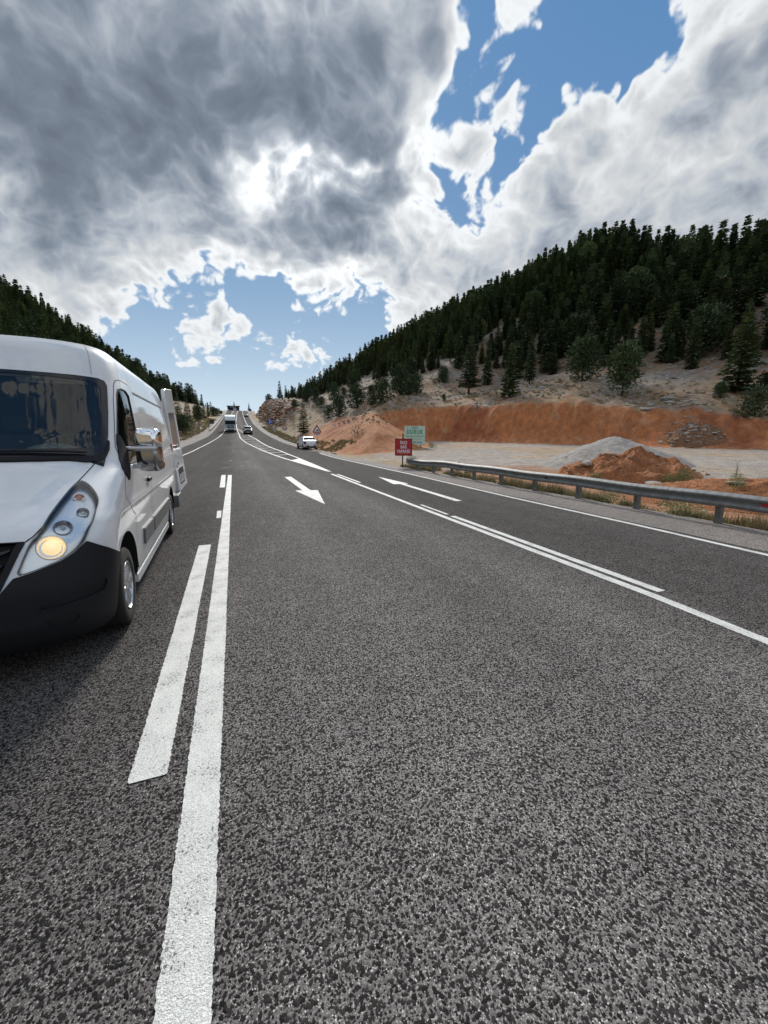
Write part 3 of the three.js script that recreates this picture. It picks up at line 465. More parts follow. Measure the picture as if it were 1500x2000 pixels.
// --- the trees that stand on their own on the open slopes
const LONE = [
  ['fir_tree', CEDARS, 0, 39.9, 64.0, 9.8, 1.0, 'tall dark fir with bare lower trunk above the pale board on the slope', 'tree'],
  ['fir_tree', FIRS, 1, 46.9, 68.7, 8.0, 1.0, 'narrow dark fir close behind the tall fir with bare trunk', 'tree'],
  ['fir_tree', FIRS, 2, 39.1, 51.5, 7.5, 1.1, 'broad fir with a thin straight trunk at the top of the red bank', 'tree'],
  ['fir_tree', FIRS, 3, 46.9, 56.6, 7.5, 1.0, 'ragged fir at the forest edge right of the broad fir', 'tree'],
  ['pine_tree', PINES, 0, 49.5, 48.1, 6.0, 1.15, 'wide bushy pine standing on stony ground over the middle of the red bank', 'tree'],
  ['pine_tree', PINES, 1, 45.0, 37.4, 5.8, 1.05, 'rounded lighter green pine with a pale trunk above the gravel pile', 'tree'],
  ['fir_tree', FIRS, 2, 52.3, 29.3, 8.2, 1.25, 'big dense fir at the forest edge near the right border of the view', 'tree'],
  ['juniper_bush', JUNIPERS, 0, 48.8, 28.8, 1.3, 1.0, 'tiny dark juniper beside the big dense fir on the right', 'bush'],
  ['juniper_bush', JUNIPERS, 2, 46.4, 24.2, 2.1, 1.1, 'dark juniper on the bank top at the far right', 'bush'],
  ['juniper_bush', JUNIPERS, 1, 53.3, 27.2, 1.9, 1.2, 'juniper half out of the picture at its right border', 'bush'],
  ['juniper_bush', JUNIPERS, 2, 57.1, 63.2, 2.3, 1.4, 'low shrub under the forest edge left of the wide bushy pine', 'bush'],
  ['juniper_bush', JUNIPERS, 0, 41.8, 77.0, 2.6, 1.0, 'upright juniper at the forest edge left of the tall fir with bare trunk', 'bush'],
  ['juniper_bush', JUNIPERS, 1, 27.8, 66.4, 4.2, 0.9, 'dark rounded juniper in the clump above the pale board', 'bush'],
  ['juniper_bush', JUNIPERS, 0, 32.8, 71.2, 2.6, 1.1, 'small juniper on the right of the clump above the pale board', 'bush'],
  ['juniper_bush', JUNIPERS, 1, 41.8, 93.8, 4.2, 1.0, 'pointed juniper high on the slope below the forest over the clump', 'bush'],
  ['juniper_bush', JUNIPERS, 1, 23.1, 132.9, 4.6, 0.85, 'slim pointed juniper on the rocky slope above the small roadside fir', 'bush'],
  ['juniper_bush', JUNIPERS, 1, 23.7, 121.5, 3.3, 0.9, 'slim juniper just right of the pointed one above the roadside fir', 'bush'],
  ['juniper_bush', JUNIPERS, 2, 22.7, 109.0, 2.2, 1.2, 'low round juniper below the two slim ones on the rocky slope', 'bush'],
  ['juniper_bush', JUNIPERS, 0, 17.6, 123.5, 1.9, 1.0, 'little juniper at the upper edge of the rock cutting', 'bush'],
  ['juniper_bush', JUNIPERS, 0, 26.1, 108.3, 3.6, 0.9, 'upright juniper midway up the rocky slope over the paired bushes', 'bush'],
  ['juniper_bush', JUNIPERS, 2, 28.4, 107.3, 2.1, 1.1, 'squat juniper beside the upright one midway up the rocky slope', 'bush'],
  ['juniper_bush', JUNIPERS, 1, 37.1, 128.2, 4.2, 1.1, 'dense juniper near the foot of the forest over the green twin bushes', 'bush'],
  ['juniper_bush', JUNIPERS, 0, 23.3, 77.7, 3.5, 1.1, 'large full green juniper on the crest of the earth mound', 'bush'],
  ['juniper_bush', JUNIPERS, 1, 24.0, 70.9, 2.7, 0.9, 'juniper between the two largest junipers on the mound crest', 'bush'],
  ['juniper_bush', JUNIPERS, 0, 24.1, 66.0, 3.2, 1.15, 'large dark juniper at the right end of the mound crest row', 'bush'],
  ['juniper_bush', JUNIPERS, 0, 20.3, 80.4, 3.1, 1.0, 'taller bush of the pair at the left end of the earth mound', 'bush'],
  ['juniper_bush', JUNIPERS, 2, 19.3, 85.6, 2.1, 1.0, 'shorter bush of the pair at the left end of the earth mound', 'bush'],
  ['juniper_bush', JUNIPERS, 0, 30.3, 68.3, 3.0, 1.1, 'spreading juniper in the middle of the clump above the pale board', 'bush'],
  ['juniper_bush', JUNIPERS, 2, 31.7, 79.3, 1.7, 1.2, 'small shrub uphill of the clump above the pale board', 'bush'],
  ['fir_tree', FIRS, 2, 13.4, 82.5, 5.6, 1.35, 'small full roadside fir behind the white sedan', 'tree'],
  ['dry_shrub', DRY, 2, 14.3, 104.0, 2.2, 1.0, 'grey green shrub left of the small roadside fir', 'bush'],
  ['dry_shrub', DRY, 1, 13.0, 111.0, 1.7, 1.25, 'rusty brown shrub at the foot of the rock cutting', 'bush'],
  ['dry_shrub', DRY, 2, 24.3, 58.5, 1.5, 0.9, 'small grey green shrub at the top of the earth mound above the boards', 'bush'],
  ['dry_shrub', DRY, 0, 33.4, 51.7, 0.8, 1.6, 'brown scrub at the foot of the sapling on the bank edge', 'bush'],
  ['sapling', SAPLING, 0, 33.6, 51.5, 1.9, 1.0, 'thin sapling on the edge of the red bank', 'tree'],
  ['dry_shrub', DRY, 0, 13.6, 45.5, 1.0, 1.9, 'bare brown scrub on the earth mound left of the red sign', 'bush'],
  ['juniper_bush', JUNIPERS, 0, 33.6, 61.5, 0.8, 1.0, 'lone tiny juniper left of the tall fir on stony ground', 'bush'],
  ['fir_tree', FIRS, 4, 21.5, 196.0, 8.2, 1.0, 'fir standing above the top of the rock cutting by the road', 'tree'],
  ['fir_tree', FIRS, 0, 25.5, 205.0, 7.5, 1.0, 'second fir above the top of the rock cutting', 'tree'],
  ['juniper_bush', JUNIPERS, 0, 18.0, 215.0, 3.2, 1.1, 'shrub leaning over the far end of the rock cutting', 'bush'],
  ['pine_tree', PINES, 0, -8.8, 85.0, 3.6, 1.35, 'low dark tree nearest the road on the left verge beside the van', 'tree'],
  ['fir_tree', CEDARS, 1, -12.3, 111.9, 7.4, 1.0, 'tall loose fir directly behind the rear of the van', 'tree'],
  ['fir_tree', CEDARS, 0, -11.8, 128.5, 7.4, 0.9, 'tall fir with visible trunk right of the van on the left slope', 'tree'],
  ['pine_tree', PINES, 1, -10.6, 150.7, 5.2, 1.1, 'rounded tree in the row along the left road, nearest the warning triangle', 'tree'],
  ['fir_tree', FIRS, 3, -9.9, 172.8, 6.0, 1.1, 'fir in the middle of the row along the left road', 'tree'],
  ['fir_tree', FIRS, 1, -9.8, 200.8, 6.2, 1.1, 'farther fir of the row along the left road', 'tree'],
  ['juniper_bush', JUNIPERS, 0, -8.2, 214.5, 4.0, 1.2, 'bushy juniper near the far end of the left row', 'bush'],
  ['juniper_bush', JUNIPERS, 2, -6.8, 226.3, 3.4, 1.2, 'last juniper of the row along the left road', 'bush'],
  ['fir_tree', FIRS, 2, -3.6, 338.0, 7.0, 1.3, 'left of the two trees standing at the crest of the road', 'tree'],
  ['fir_tree', FIRS, 0, 2.6, 352.0, 8.0, 1.1, 'right of the two trees at the crest, beside the roadside shelter', 'tree'],
  ['fir_tree', FIRS, 4, 12.4, 318.0, 5.4, 1.1, 'lone tree right of the road at its crest', 'tree'],
];
LONE.forEach(([name, set, v, x, s, h, w, label, cat]) => addTree(name, set, v, x, s, set === JUNIPERS && x > 0 ? h * 1.18 : h, label, cat, undefined, w));
// --- the forests: the largest as trees of their own, the rest as one mass for each hillside
{
  const R = rng(2024), right = [], left = [], KIND = [...FIRS, ...CEDARS, ...PINES];
  const pick = () => { const a = R(); return a < 0.84 ? Math.floor(R() * 5) : a < 0.97 ? 5 + Math.floor(R() * 2) : 7 + Math.floor(R() * 2); };
  const glade = (x, s) => Math.hypot(x - 126, s - 99) < 7 || Math.hypot(x - 84, (s - 53.5) * 1.0) < 4.5 || Math.hypot(x - 104, s - 120) < 4;
  for (let s = -14; s < 330; s += 3.0) for (let x = 14; x < 300; x += 3.0) {
    const X = x + (R() - 0.5) * 3.4, S = s + (R() - 0.5) * 3.4, a = Math.atan2(X, S) * 57.3, r = Math.hypot(X, S), h0 = R(), k = pick();
    if (a > 82 || a < 1 || glade(X, S)) continue;
    const rf = footDistance(X, S), edge = 22 + 6 * fbm(X * 0.05, S * 0.05, 2) + 14 * smooth(95, 60, S) * smooth(35, 60, X) * smooth(70, 40, X) * 0.4 + 6 * smooth(90, 150, S) - 12 * smooth(190, 230, S) + 11 * smooth(56, 76, S) * smooth(62, 44, X) * smooth(205, 150, S);
    if (rf < edge || r > table(CREST, a) + 85 || fbm(X * 0.07 + 4, S * 0.07, 2) < -0.34) continue;
    if (R() < 0.08 + 0.15 * smooth(edge + 6, edge, rf)) continue;
    right.push([X, S, (4.4 + 5.0 * h0 * h0 + 1.2 * h0) * lerp(0.8, 1.05, smooth(edge, edge + 25, rf)) * (k > 6 ? 0.8 : 1), k, r]);
  }
  for (let s = -20; s < 420; s += 3.1) for (let x = -190; x < -8; x += 3.1) {
    const X = x + (R() - 0.5) * 2.8, S = s + (R() - 0.5) * 2.8, a = Math.atan2(X, S) * 57.3, r = Math.hypot(X, S), h0 = R(), k = pick();
    if (a < -70 || r > 380) continue;
    const l = edgeL(S) - 1.6 - X, edge = 26 + 9 * fbm(X * 0.04, S * 0.04, 2) - 14 * smooth(250, 330, S);
    if (l < edge || (Math.hypot(X + 92, S - 235) < 6 || Math.hypot(X + 78, S - 226) < 7)) continue;
    if (R() < 0.10) continue;
    left.push([X, S, (5.2 + 7 * h0 * h0) * (k > 6 ? 0.8 : 1), k, r]);
  }
  const size = (t) => { const a = Math.atan2(t[0], t[1]) * 57.3; return t[2] / t[4] + (a > -21 && a < 62 ? 10 : 0); };   // those in view first
  right.sort((a, b) => size(b) - size(a)); left.sort((a, b) => size(b) - size(a));
  const own = (list, n, label, group) => list.splice(0, n).forEach(([X, S, h, k]) => addTree(k > 6 ? 'pine_tree' : 'fir_tree', KIND, k, X, S, h, label, 'tree', group, 0.9 + 0.35 * placed()));
  own(right, 210, 'conifer among the dense dark forest on the right hillside', 'forest conifers on the right hillside');
  own(left, 60, 'conifer among the dark forest on the left hillside behind the van', 'forest conifers on the left hillside');
  const whole = KIND.map((t) => { const a = t.trunk.clone(), n = a.attributes.position.count; a.deleteAttribute('uv'); a.setAttribute('color', new THREE.Float32BufferAttribute(new Float32Array(n * 3).map((_, i) => [0.09, 0.07, 0.055][i % 3]), 3)); return mergeGeometries([a.index ? a.toNonIndexed() : a, t.crown]); });
  const mass = (list, name) => {
    const g = new THREE.Group(); g.name = name; g.userData.kind = 'stuff'; scene.add(g);
    KIND.forEach((t, k) => {
      const some = list.filter((q) => q[3] === k); if (!some.length) return;
      const m = new THREE.InstancedMesh(whole[k], M_foliage, some.length); m.name = k > 6 ? 'distant_pines' : 'distant_firs'; m.userData.kind = 'stuff'; m.castShadow = m.receiveShadow = true;
      some.forEach(([X, S, h], i) => { const z = h / t.h, w = z * (0.9 + 0.35 * placed()); m.setMatrixAt(i, M4(X, groundY(X, S) - 0.1, -S, (placed() - 0.5) * 0.05, placed() * 6.28, (placed() - 0.5) * 0.05, w, z, w)); });
      const tone = new THREE.Color(); some.forEach((_, i) => { const k = 0.65 + 0.85 * placed(), o = 0.92 + 0.3 * placed(); m.setColorAt(i, tone.setRGB(k * o, k, k * (1.9 - o))); });
      g.add(m);
    });
  };
  mass(right, 'right_hillside_forest'); mass(left, 'left_hillside_forest');
}
// ---------------------------------------------------------------- white panel van: body surface
// u runs back from the front bumper, w across (+ towards the middle of the road), y up; a point of the skin is given by (t, y):
// |t| 0..1 goes round the nose from the middle to the flank, 1..2 along the flank to the tail
const VAN_L = 5.5;
const hermite = (k) => (x) => {
  if (x <= k[0][0]) return k[0][1]; const n = k.length - 1; if (x >= k[n][0]) return k[n][1];
  let i = 0; while (x > k[i + 1][0]) i++;
  const sl = (j) => { if (j <= 0 || j >= n) { const a = Math.min(Math.max(j, 0), n - 1); return (k[a + 1][1] - k[a][1]) / (k[a + 1][0] - k[a][0]); } const h0 = k[j][0] - k[j - 1][0], h1 = k[j + 1][0] - k[j][0], a = (k[j][1] - k[j - 1][1]) / h0, b = (k[j + 1][1] - k[j][1]) / h1; return a * b <= 0 ? 0 : (3 * (h0 + h1)) / ((2 * h1 + h0) / a + (h1 + 2 * h0) / b); };
  const h = k[i + 1][0] - k[i][0], t = (x - k[i][0]) / h, t2 = t * t, t3 = t2 * t;
  return (2 * t3 - 3 * t2 + 1) * k[i][1] + (t3 - 2 * t2 + t) * h * sl(i) + (3 * t2 - 2 * t3) * k[i + 1][1] + (t3 - t2) * h * sl(i + 1);
};
const vanW = hermite([[0.2, 0.95], [0.3, 0.995], [0.42, 1.012], [0.7, 1.028], [0.98, 1.038], [1.04, 1.046], [1.1, 1.038], [1.3, 1.036], [1.45, 1.022], [1.7, 0.992], [2.0, 0.952], [2.2, 0.922], [2.38, 0.885], [2.48, 0.845], [2.56, 0.765], [2.605, 0.64], [2.63, 0.42], [2.64, 0.02]]);
const vanN = hermite([[0.2, 0.10], [0.3, 0.03], [0.42, 0.0], [0.6, 0.0], [0.8, 0.045], [0.95, 0.10], [1.02, 0.155], [1.08, 0.25], [1.16, 0.42], [1.24, 0.60], [1.32, 0.78], [1.4, 0.95], [1.46, 1.03], [1.7, 1.19], [2.0, 1.39], [2.2, 1.52], [2.38, 1.61], [2.50, 1.68], [2.57, 1.80], [2.61, 2.03], [2.63, 2.4], [2.64, 2.9]]);
const vanC = hermite([[0.2, 0.55], [0.5, 0.55], [0.9, 0.58], [1.05, 0.66], [1.3, 0.62], [1.45, 0.58], [1.7, 0.60], [2.2, 0.60], [2.45, 0.6], [2.64, 0.5]]);
const vanM = hermite([[0.2, 2.7], [1.0, 2.7], [1.3, 2.75], [1.6, 2.7], [2.64, 2.6]]);
const bonnetCrease = hermite([[1.14, 0.12], [1.155, 0.24], [1.184, 0.289], [1.246, 0.328], [1.45, 0.42]]);
function vanPoint(t, y, out = new THREE.Vector3()) {
  const a = Math.abs(t), W = vanW(y), n = vanN(y), C = vanC(y), m = vanM(y); let u, w;
  if (a <= 1) { const th = a * Math.PI / 2, sn = Math.sin(th), cs = Math.max(0, Math.cos(th)); w = W * Math.pow(sn, 2 / m); u = n + C * (1 - Math.pow(cs, 2 / m)); }
  else { w = W; u = lerp(n + C, VAN_L, a - 1); }
  let h = y;
  if (y > 1.13 && y < 1.47 && a < 0.5) h += 0.016 * smooth(-0.025, 0.025, bonnetCrease(y) - a) * smooth(1.145, 1.19, y) * smooth(1.465, 1.43, y);   // raised middle of the bonnet
  return out.set(Math.sign(t) * w, h, -u);
}
function vanNormal(t, y) {
  const s = Math.sign(t) || 1, q = Math.max(Math.abs(t), 0.004) * s, e = 0.004;
  const a = vanPoint(q + e, y), b = vanPoint(q - e, y), c = vanPoint(q, Math.min(2.639, y + e)), d = vanPoint(q, Math.max(0.201, y - e));
  const n = a.sub(b).cross(c.sub(d)).normalize(); return n;
}
function tOf(u, y) { const n = vanN(y), C = vanC(y), m = vanM(y); if (u >= n + C) return 1 + (u - n - C) / (VAN_L - n - C); const c = clamp(1 - (u - n) / C); return Math.acos(Math.pow(c, m / 2)) / (Math.PI / 2); }
// cut a panel out of the skin: outline and holes in (t, y), refined until it follows the curves; lift raises it off the skin, depth gives it an edge
function panel(outline, holes = [], { lift = 0, edge = 0.07, depth = 0 } = {}) {
  const v = [], ring = (r) => { const a = r.map(([t, y]) => new THREE.Vector2(t, y)); return a; };
  const A = ring(outline); if (THREE.ShapeUtils.isClockWise(A)) A.reverse();
  const Hs = holes.map((h) => { const a = ring(h); if (!THREE.ShapeUtils.isClockWise(a)) a.reverse(); return a; });
  let tris = THREE.ShapeUtils.triangulateShape(A, Hs); for (const p of [A, ...Hs].flat()) v.push([p.x, p.y]);
  const rim = new Map(); let at0 = 0; for (const r of [A, ...Hs]) { for (let i = 0; i < r.length; i++) rim.set((at0 + i) + '_' + (at0 + (i + 1) % r.length), 1); at0 += r.length; }
  const P = v.map(([t, y]) => vanPoint(t, y));
  for (let pass = 0; pass < 14; pass++) {
    const mid = new Map(), next = [], half = (a, b) => { const k = a < b ? a + '_' + b : b + '_' + a; return mid.get(k); };
    for (const t of tris) for (let e = 0; e < 3; e++) { const a = t[e], b = t[(e + 1) % 3], k = a < b ? a + '_' + b : b + '_' + a; if (mid.has(k)) continue; const long = P[a].distanceTo(P[b]) > edge || Math.abs(v[a][0] - v[b][0]) > 0.16; if (long) { mid.set(k, v.length); v.push([(v[a][0] + v[b][0]) / 2, (v[a][1] + v[b][1]) / 2]); P.push(vanPoint(...v[v.length - 1])); const m = v.length - 1; for (const [x, y] of [[a, b], [b, a]]) if (rim.has(x + '_' + y)) { rim.delete(x + '_' + y); rim.set(x + '_' + m, 1); rim.set(m + '_' + y, 1); } } }
    if (!mid.size) break;
    for (const [a, b, c] of tris) {
      const x = half(a, b), y = half(b, c), z = half(c, a), n = (x !== undefined) + (y !== undefined) + (z !== undefined);
      if (n === 0) next.push([a, b, c]);
      else if (n === 3) next.push([a, x, z], [x, b, y], [z, y, c], [x, y, z]);
      else if (n === 1) { if (x !== undefined) next.push([a, x, c], [x, b, c]); else if (y !== undefined) next.push([b, y, a], [y, c, a]); else next.push([c, z, b], [z, a, b]); }
      else { if (z === undefined) next.push([x, b, y], [a, x, y], [a, y, c]); else if (x === undefined) next.push([y, c, z], [b, y, z], [b, z, a]); else next.push([z, a, x], [c, z, x], [c, x, b]); }
    }
    tris = next;
  }
  const pos = [], nor = [], idx = [], uv = [];
  v.forEach(([t, y]) => { const n = vanNormal(t, y), p = vanPoint(t, y).addScaledVector(n, lift); pos.push(p.x, p.y, p.z); nor.push(n.x, n.y, n.z); uv.push(t, y); });
  for (const t of tris) idx.push(...t);
  if (depth) for (const k of rim.keys()) { const [a, b] = k.split('_').map(Number), o = pos.length / 3; for (const [i, d] of [[a, 0], [b, 0], [b, depth], [a, depth]]) { const [t, y] = v[i], n = vanNormal(t, y), p = vanPoint(t, y).addScaledVector(n, lift - d), q = v[a], r = v[b], e = vanPoint(...r).sub(vanPoint(...q)).cross(n).normalize(); pos.push(p.x, p.y, p.z); nor.push(e.x, e.y, e.z); uv.push(t, y); } idx.push(o, o + 2, o + 1, o, o + 3, o + 2); }
  const g = new THREE.BufferGeometry(); g.setAttribute('position', new THREE.Float32BufferAttribute(pos, 3)); g.setAttribute('normal', new THREE.Float32BufferAttribute(nor, 3)); g.setAttribute('uv', new THREE.Float32BufferAttribute(uv, 2)); g.setIndex(idx); return g;
}
const mirrorT = (a) => a.map(([t, y]) => [-t, y]).reverse();
const both = (half) => [...half, ...mirrorT(half).filter(([t]) => t !== 0)];       // half outline from the middle top round to the middle bottom
function soften(pts, n = 2) { let a = pts; for (let k = 0; k < n; k++) { const b = []; for (let i = 0; i < a.length; i++) { const p = a[i], q = a[(i + 1) % a.length]; b.push([lerp(p[0], q[0], 0.25), lerp(p[1], q[1], 0.25)], [lerp(p[0], q[0], 0.75), lerp(p[1], q[1], 0.75)]); } a = b; } return a; }
function seam(pts, wid, lift, edge = 0.05) {     // a rubber seal or bead laid along the skin
  const fine = []; for (let i = 0; i < pts.length - 1; i++) { const L = vanPoint(...pts[i]).distanceTo(vanPoint(...pts[i + 1])), n = Math.max(1, Math.ceil(L / edge)); for (let k = 0; k < n; k++) fine.push([lerp(pts[i][0], pts[i + 1][0], k / n), lerp(pts[i][1], pts[i + 1][1], k / n)]); } fine.push(pts[pts.length - 1]);
  const pos = [], nor = [], idx = [];
  fine.forEach(([t, y], i) => { const a = vanPoint(...fine[Math.max(0, i - 1)]), b = vanPoint(...fine[Math.min(fine.length - 1, i + 1)]), n = vanNormal(t, y), s = b.sub(a).normalize().cross(n).normalize(), p = vanPoint(t, y).addScaledVector(n, lift); for (const k of [-1, 1]) { const q = p.clone().addScaledVector(s, (k * wid) / 2); pos.push(q.x, q.y, q.z); nor.push(n.x, n.y, n.z); } if (i < fine.length - 1) { const o = i * 2; idx.push(o, o + 1, o + 2, o + 1, o + 3, o + 2); } });
  const g = new THREE.BufferGeometry(); g.setAttribute('position', new THREE.Float32BufferAttribute(pos, 3)); g.setAttribute('normal', new THREE.Float32BufferAttribute(nor, 3)); g.setIndex(idx); return g;
}
const M_white = new THREE.MeshPhysicalMaterial({ color: rgb(0.76, 0.775, 0.79), roughness: 0.45, clearcoat: 1, clearcoatRoughness: 0.04 });
const plasticTex = dataTex(512, (x, y) => { const g = 0.5 + 0.4 * tileNoise(x / 512, y / 512, 64, 3); return [g, g, g]; }, false);
const M_blackPlastic = new THREE.MeshPhysicalMaterial({ color: rgb(0.011, 0.0115, 0.014), roughness: 0.6, specularIntensity: 0.55, bumpMap: plasticTex, bumpScale: 0.0006 });
const M_greyPlastic = mat(0.11, 0.115, 0.12, 0.6), M_gloss = mat(0.012, 0.012, 0.014, 0.12), M_rubber = mat(0.012, 0.012, 0.012, 0.7), M_seal = mat(0.02, 0.02, 0.022, 0.8);
const M_chrome = new THREE.MeshStandardMaterial({ color: rgb(0.86, 0.87, 0.88), metalness: 1, roughness: 0.07 }), M_satin = new THREE.MeshStandardMaterial({ color: rgb(0.5, 0.51, 0.53), metalness: 1, roughness: 0.28 });
const M_glass = new THREE.MeshPhysicalMaterial({ color: rgb(0.80, 0.86, 0.84), transmission: 1, thickness: 0, roughness: 0.0, ior: 1.56 }), M_lens = new THREE.MeshPhysicalMaterial({ color: rgb(0.97, 0.98, 0.98), transmission: 1, thickness: 0, roughness: 0.0, ior: 1.5 });
const M_tyre = mat(0.016, 0.015, 0.014, 0.85), M_dark = mat(0.008, 0.008, 0.009, 0.9), M_cab = mat(0.022, 0.022, 0.024, 0.8), M_seat = mat(0.03, 0.031, 0.035, 0.9);
const M_alloy = new THREE.MeshStandardMaterial({ color: rgb(0.62, 0.63, 0.65), metalness: 0.85, roughness: 0.25 });

function makeWheel(parent, x, y, z, R, width, steer, spokes = 7, side = 1) {
  const w = new THREE.Group(); w.name = 'wheel'; w.position.set(x, y, z); w.rotation.y = steer + (side < 0 ? Math.PI : 0); parent.add(w);
  const h = width / 2, r0 = R * 0.61, prof = [[r0, -h * 0.8], [R * 0.72, -h], [R * 0.93, -h * 0.96], [R * 0.985, -h * 0.8], [R, -h * 0.5], [R, h * 0.5], [R * 0.985, h * 0.8], [R * 0.93, h * 0.96], [R * 0.72, h], [r0, h * 0.86], [r0 * 0.97, h * 0.6]].map(([a, b]) => new THREE.Vector2(a, b));
  const turn = (g) => g.rotateZ(-Math.PI / 2);
  const tyre = [turn(new THREE.LatheGeometry(prof, 56))];
  for (let k = 0; k < 4; k++) tyre.push(new THREE.TorusGeometry(R * 1.0, 0.004, 4, 56).rotateY(Math.PI / 2).translate(-h * 0.5 + (k * h) / 3, 0, 0));
  part(w, 'tyre', join(tyre), M_tyre);
  const rim = [turn(new THREE.LatheGeometry([[r0 * 0.94, -h * 0.7], [r0 * 0.86, -h * 0.5], [r0 * 0.86, h * 0.35], [r0 * 0.95, h * 0.72], [r0 * 1.01, h * 0.9], [r0 * 1.02, h * 0.94], [r0 * 0.98, h * 0.96]].map(([a, b]) => new THREE.Vector2(a, b)), 48))];
  rim.push(turn(new THREE.LatheGeometry([[0, h * 0.82], [r0 * 0.16, h * 0.82], [r0 * 0.22, h * 0.72], [r0 * 0.24, h * 0.5]].map(([a, b]) => new THREE.Vector2(a, b)), 24)));
  for (let k = 0; k < spokes; k++) {
    const s = new THREE.Shape(); s.moveTo(-0.030 * R / 0.345, r0 * 0.16); s.lineTo(0.030 * R / 0.345, r0 * 0.16); s.quadraticCurveTo(0.022, r0 * 0.5, 0.052 * R / 0.345, r0 * 0.94); s.lineTo(-0.045 * R / 0.345, r0 * 0.94); s.quadraticCurveTo(-0.035, r0 * 0.5, -0.030 * R / 0.345, r0 * 0.16);
    rim.push(new THREE.ExtrudeGeometry(s, { depth: 0.016, bevelEnabled: true, bevelSize: 0.006, bevelThickness: 0.006, bevelSegments: 2, curveSegments: 6 }).rotateY(Math.PI / 2).translate(h * 0.66, 0, 0).rotateX((k / spokes) * Math.PI * 2));
  }
  part(w, 'rim', join(rim), M_alloy);
  part(w, 'brake_disc', cyl(r0 * 0.7, r0 * 0.7, 0.02, 32).rotateZ(Math.PI / 2).translate(h * 0.1, 0, 0), M_dark);
  return w;
}
{
  const van = thing('panel_van', 'white panel van with black bumper and lit headlight facing us at the left', 'van');
  van.position.set(-1.939, 0, -3.071); van.rotation.y = THREE.MathUtils.degToRad(1.9);
  const AX1 = 0.90, AX2 = 4.60, YT = 2.638;
  // outlines on the skin
  const frame = [[0, 2.238], [0.187, 2.231], [0.42, 2.226], [0.605, 2.218], [0.668, 2.199], [0.691, 2.152], [0.68, 2.0], [0.67, 1.884], [0.646, 1.664], [0.618, 1.567], [0.584, 1.481], [0.542, 1.446], [0.40, 1.450], [0.236, 1.452], [0, 1.453]];
  const clear = [[0, 2.212], [0.186, 2.198], [0.4, 2.186], [0.518, 2.177], [0.587, 2.158], [0.616, 2.108], [0.611, 2.0], [0.602, 1.88], [0.575, 1.70], [0.554, 1.592], [0.517, 1.553], [0.38, 1.552], [0.232, 1.552], [0, 1.550]];
  const window_ = [[0.742, 1.60], [0.775, 1.80], [0.824, 2.075], [0.85, 2.128], [0.933, 2.148], [1.03, 2.146], [1.072, 2.105], [1.085, 1.95], [1.098, 1.757], [1.118, 1.44], [1.10, 1.41], [0.95, 1.40], [0.86, 1.44]];
  const lamp = soften([[0.285, 0.755], [0.310, 0.848], [0.339, 0.961], [0.361, 0.985], [0.384, 1.096], [0.404, 1.184], [0.427, 1.257], [0.457, 1.298], [0.511, 1.277], [0.573, 1.231], [0.630, 1.179], [0.657, 1.138], [0.656, 1.077], [0.642, 1.006], [0.622, 0.933], [0.597, 0.891], [0.547, 0.854], [0.479, 0.818], [0.406, 0.792], [0.342, 0.769]], 1);
  const grille = both([[0, 0.962], [0.12, 0.966], [0.229, 0.968], [0.299, 0.966], [0.318, 0.955], [0.300, 0.898], [0.264, 0.775], [0.232, 0.668], [0.20, 0.63], [0.1, 0.60], [0, 0.59]]);
  const archTo = (uc, r, a0, a1, n) => [...Array(n + 1)].map((_, i) => { const a = lerp(a0, a1, i / n), u = uc + Math.cos(a) * r, y = 0.36 + Math.sin(a) * r; return [tOf(u, y), y]; });
  const YB = 0.27, dip = Math.asin((YB - 0.36) / 0.47);
  const side = [[0, YB], ...archTo(AX1, 0.47, Math.PI - dip, dip, 26), ...archTo(AX2, 0.46, Math.PI - Math.asin((YB - 0.36) / 0.46), Math.asin((YB - 0.36) / 0.46), 26), [2, YB], [2, 0.7], [2, 1.1], [2, 1.5], [2, 1.9], [2, 2.2], [2, 2.45], [2, 2.56], [2, 2.61], [2, YT]];
  const skin = [...side, ...[1.5, 1.2, 1, 0.7, 0.4].map((t) => [t, YT]), [0, YT], ...[0.4, 0.7, 1, 1.2, 1.5].map((t) => [-t, YT]), ...mirrorT(side).filter(([t]) => t !== 0)];
  const shrink = (a, f, c) => a.map(([t, y]) => [c[0] + (t - c[0]) * f, c[1] + (y - c[1]) * f]);
  part(van, 'body', panel(skin, [both(clear.map(([t, y]) => [t * 1.02, 1.87 + (y - 1.87) * 1.03])), window_, mirrorT(window_), lamp, mirrorT(lamp), grille], { edge: 0.075 }), M_white);
  // windscreen
  part(van, 'windscreen', panel(both(frame.map(([t, y]) => [t * 0.99, 1.84 + (y - 1.84) * 0.985])), [], { lift: 0.003, edge: 0.12 }), M_glass);
  part(van, 'windscreen_border', panel(both(frame), [both(clear)], { lift: 0.0075, edge: 0.08, depth: 0.008 }), new THREE.MeshStandardMaterial({ color: rgb(0.012, 0.011, 0.014), roughness: 0.16 }));
  const cowl = part(van, 'scuttle', panel(both([[0, 1.485], [0.3, 1.484], [0.5, 1.478], [0.575, 1.50], [0.612, 1.565], [0.635, 1.62], [0.648, 1.60], [0.64, 1.53], [0.60, 1.445], [0.54, 1.43], [0.3, 1.436], [0, 1.437]]), [], { lift: 0.018, edge: 0.08, depth: 0.02 }), M_blackPlastic);
  for (const sgn of [1, -1]) { const pts = [[0.46, 1.50], [0.3, 1.515], [0.12, 1.525], [-0.02, 1.53]].map(([t, y]) => { const T = sgn > 0 ? t : t - 0.44; return vanPoint(T || 0.001, y).addScaledVector(vanNormal(T || 0.001, y), 0.035); }); part(van, 'wiper', new THREE.TubeGeometry(new THREE.CatmullRomCurve3(pts), 24, 0.011, 6), M_rubber); }
  // bonnet and door joints
  const seams = [];
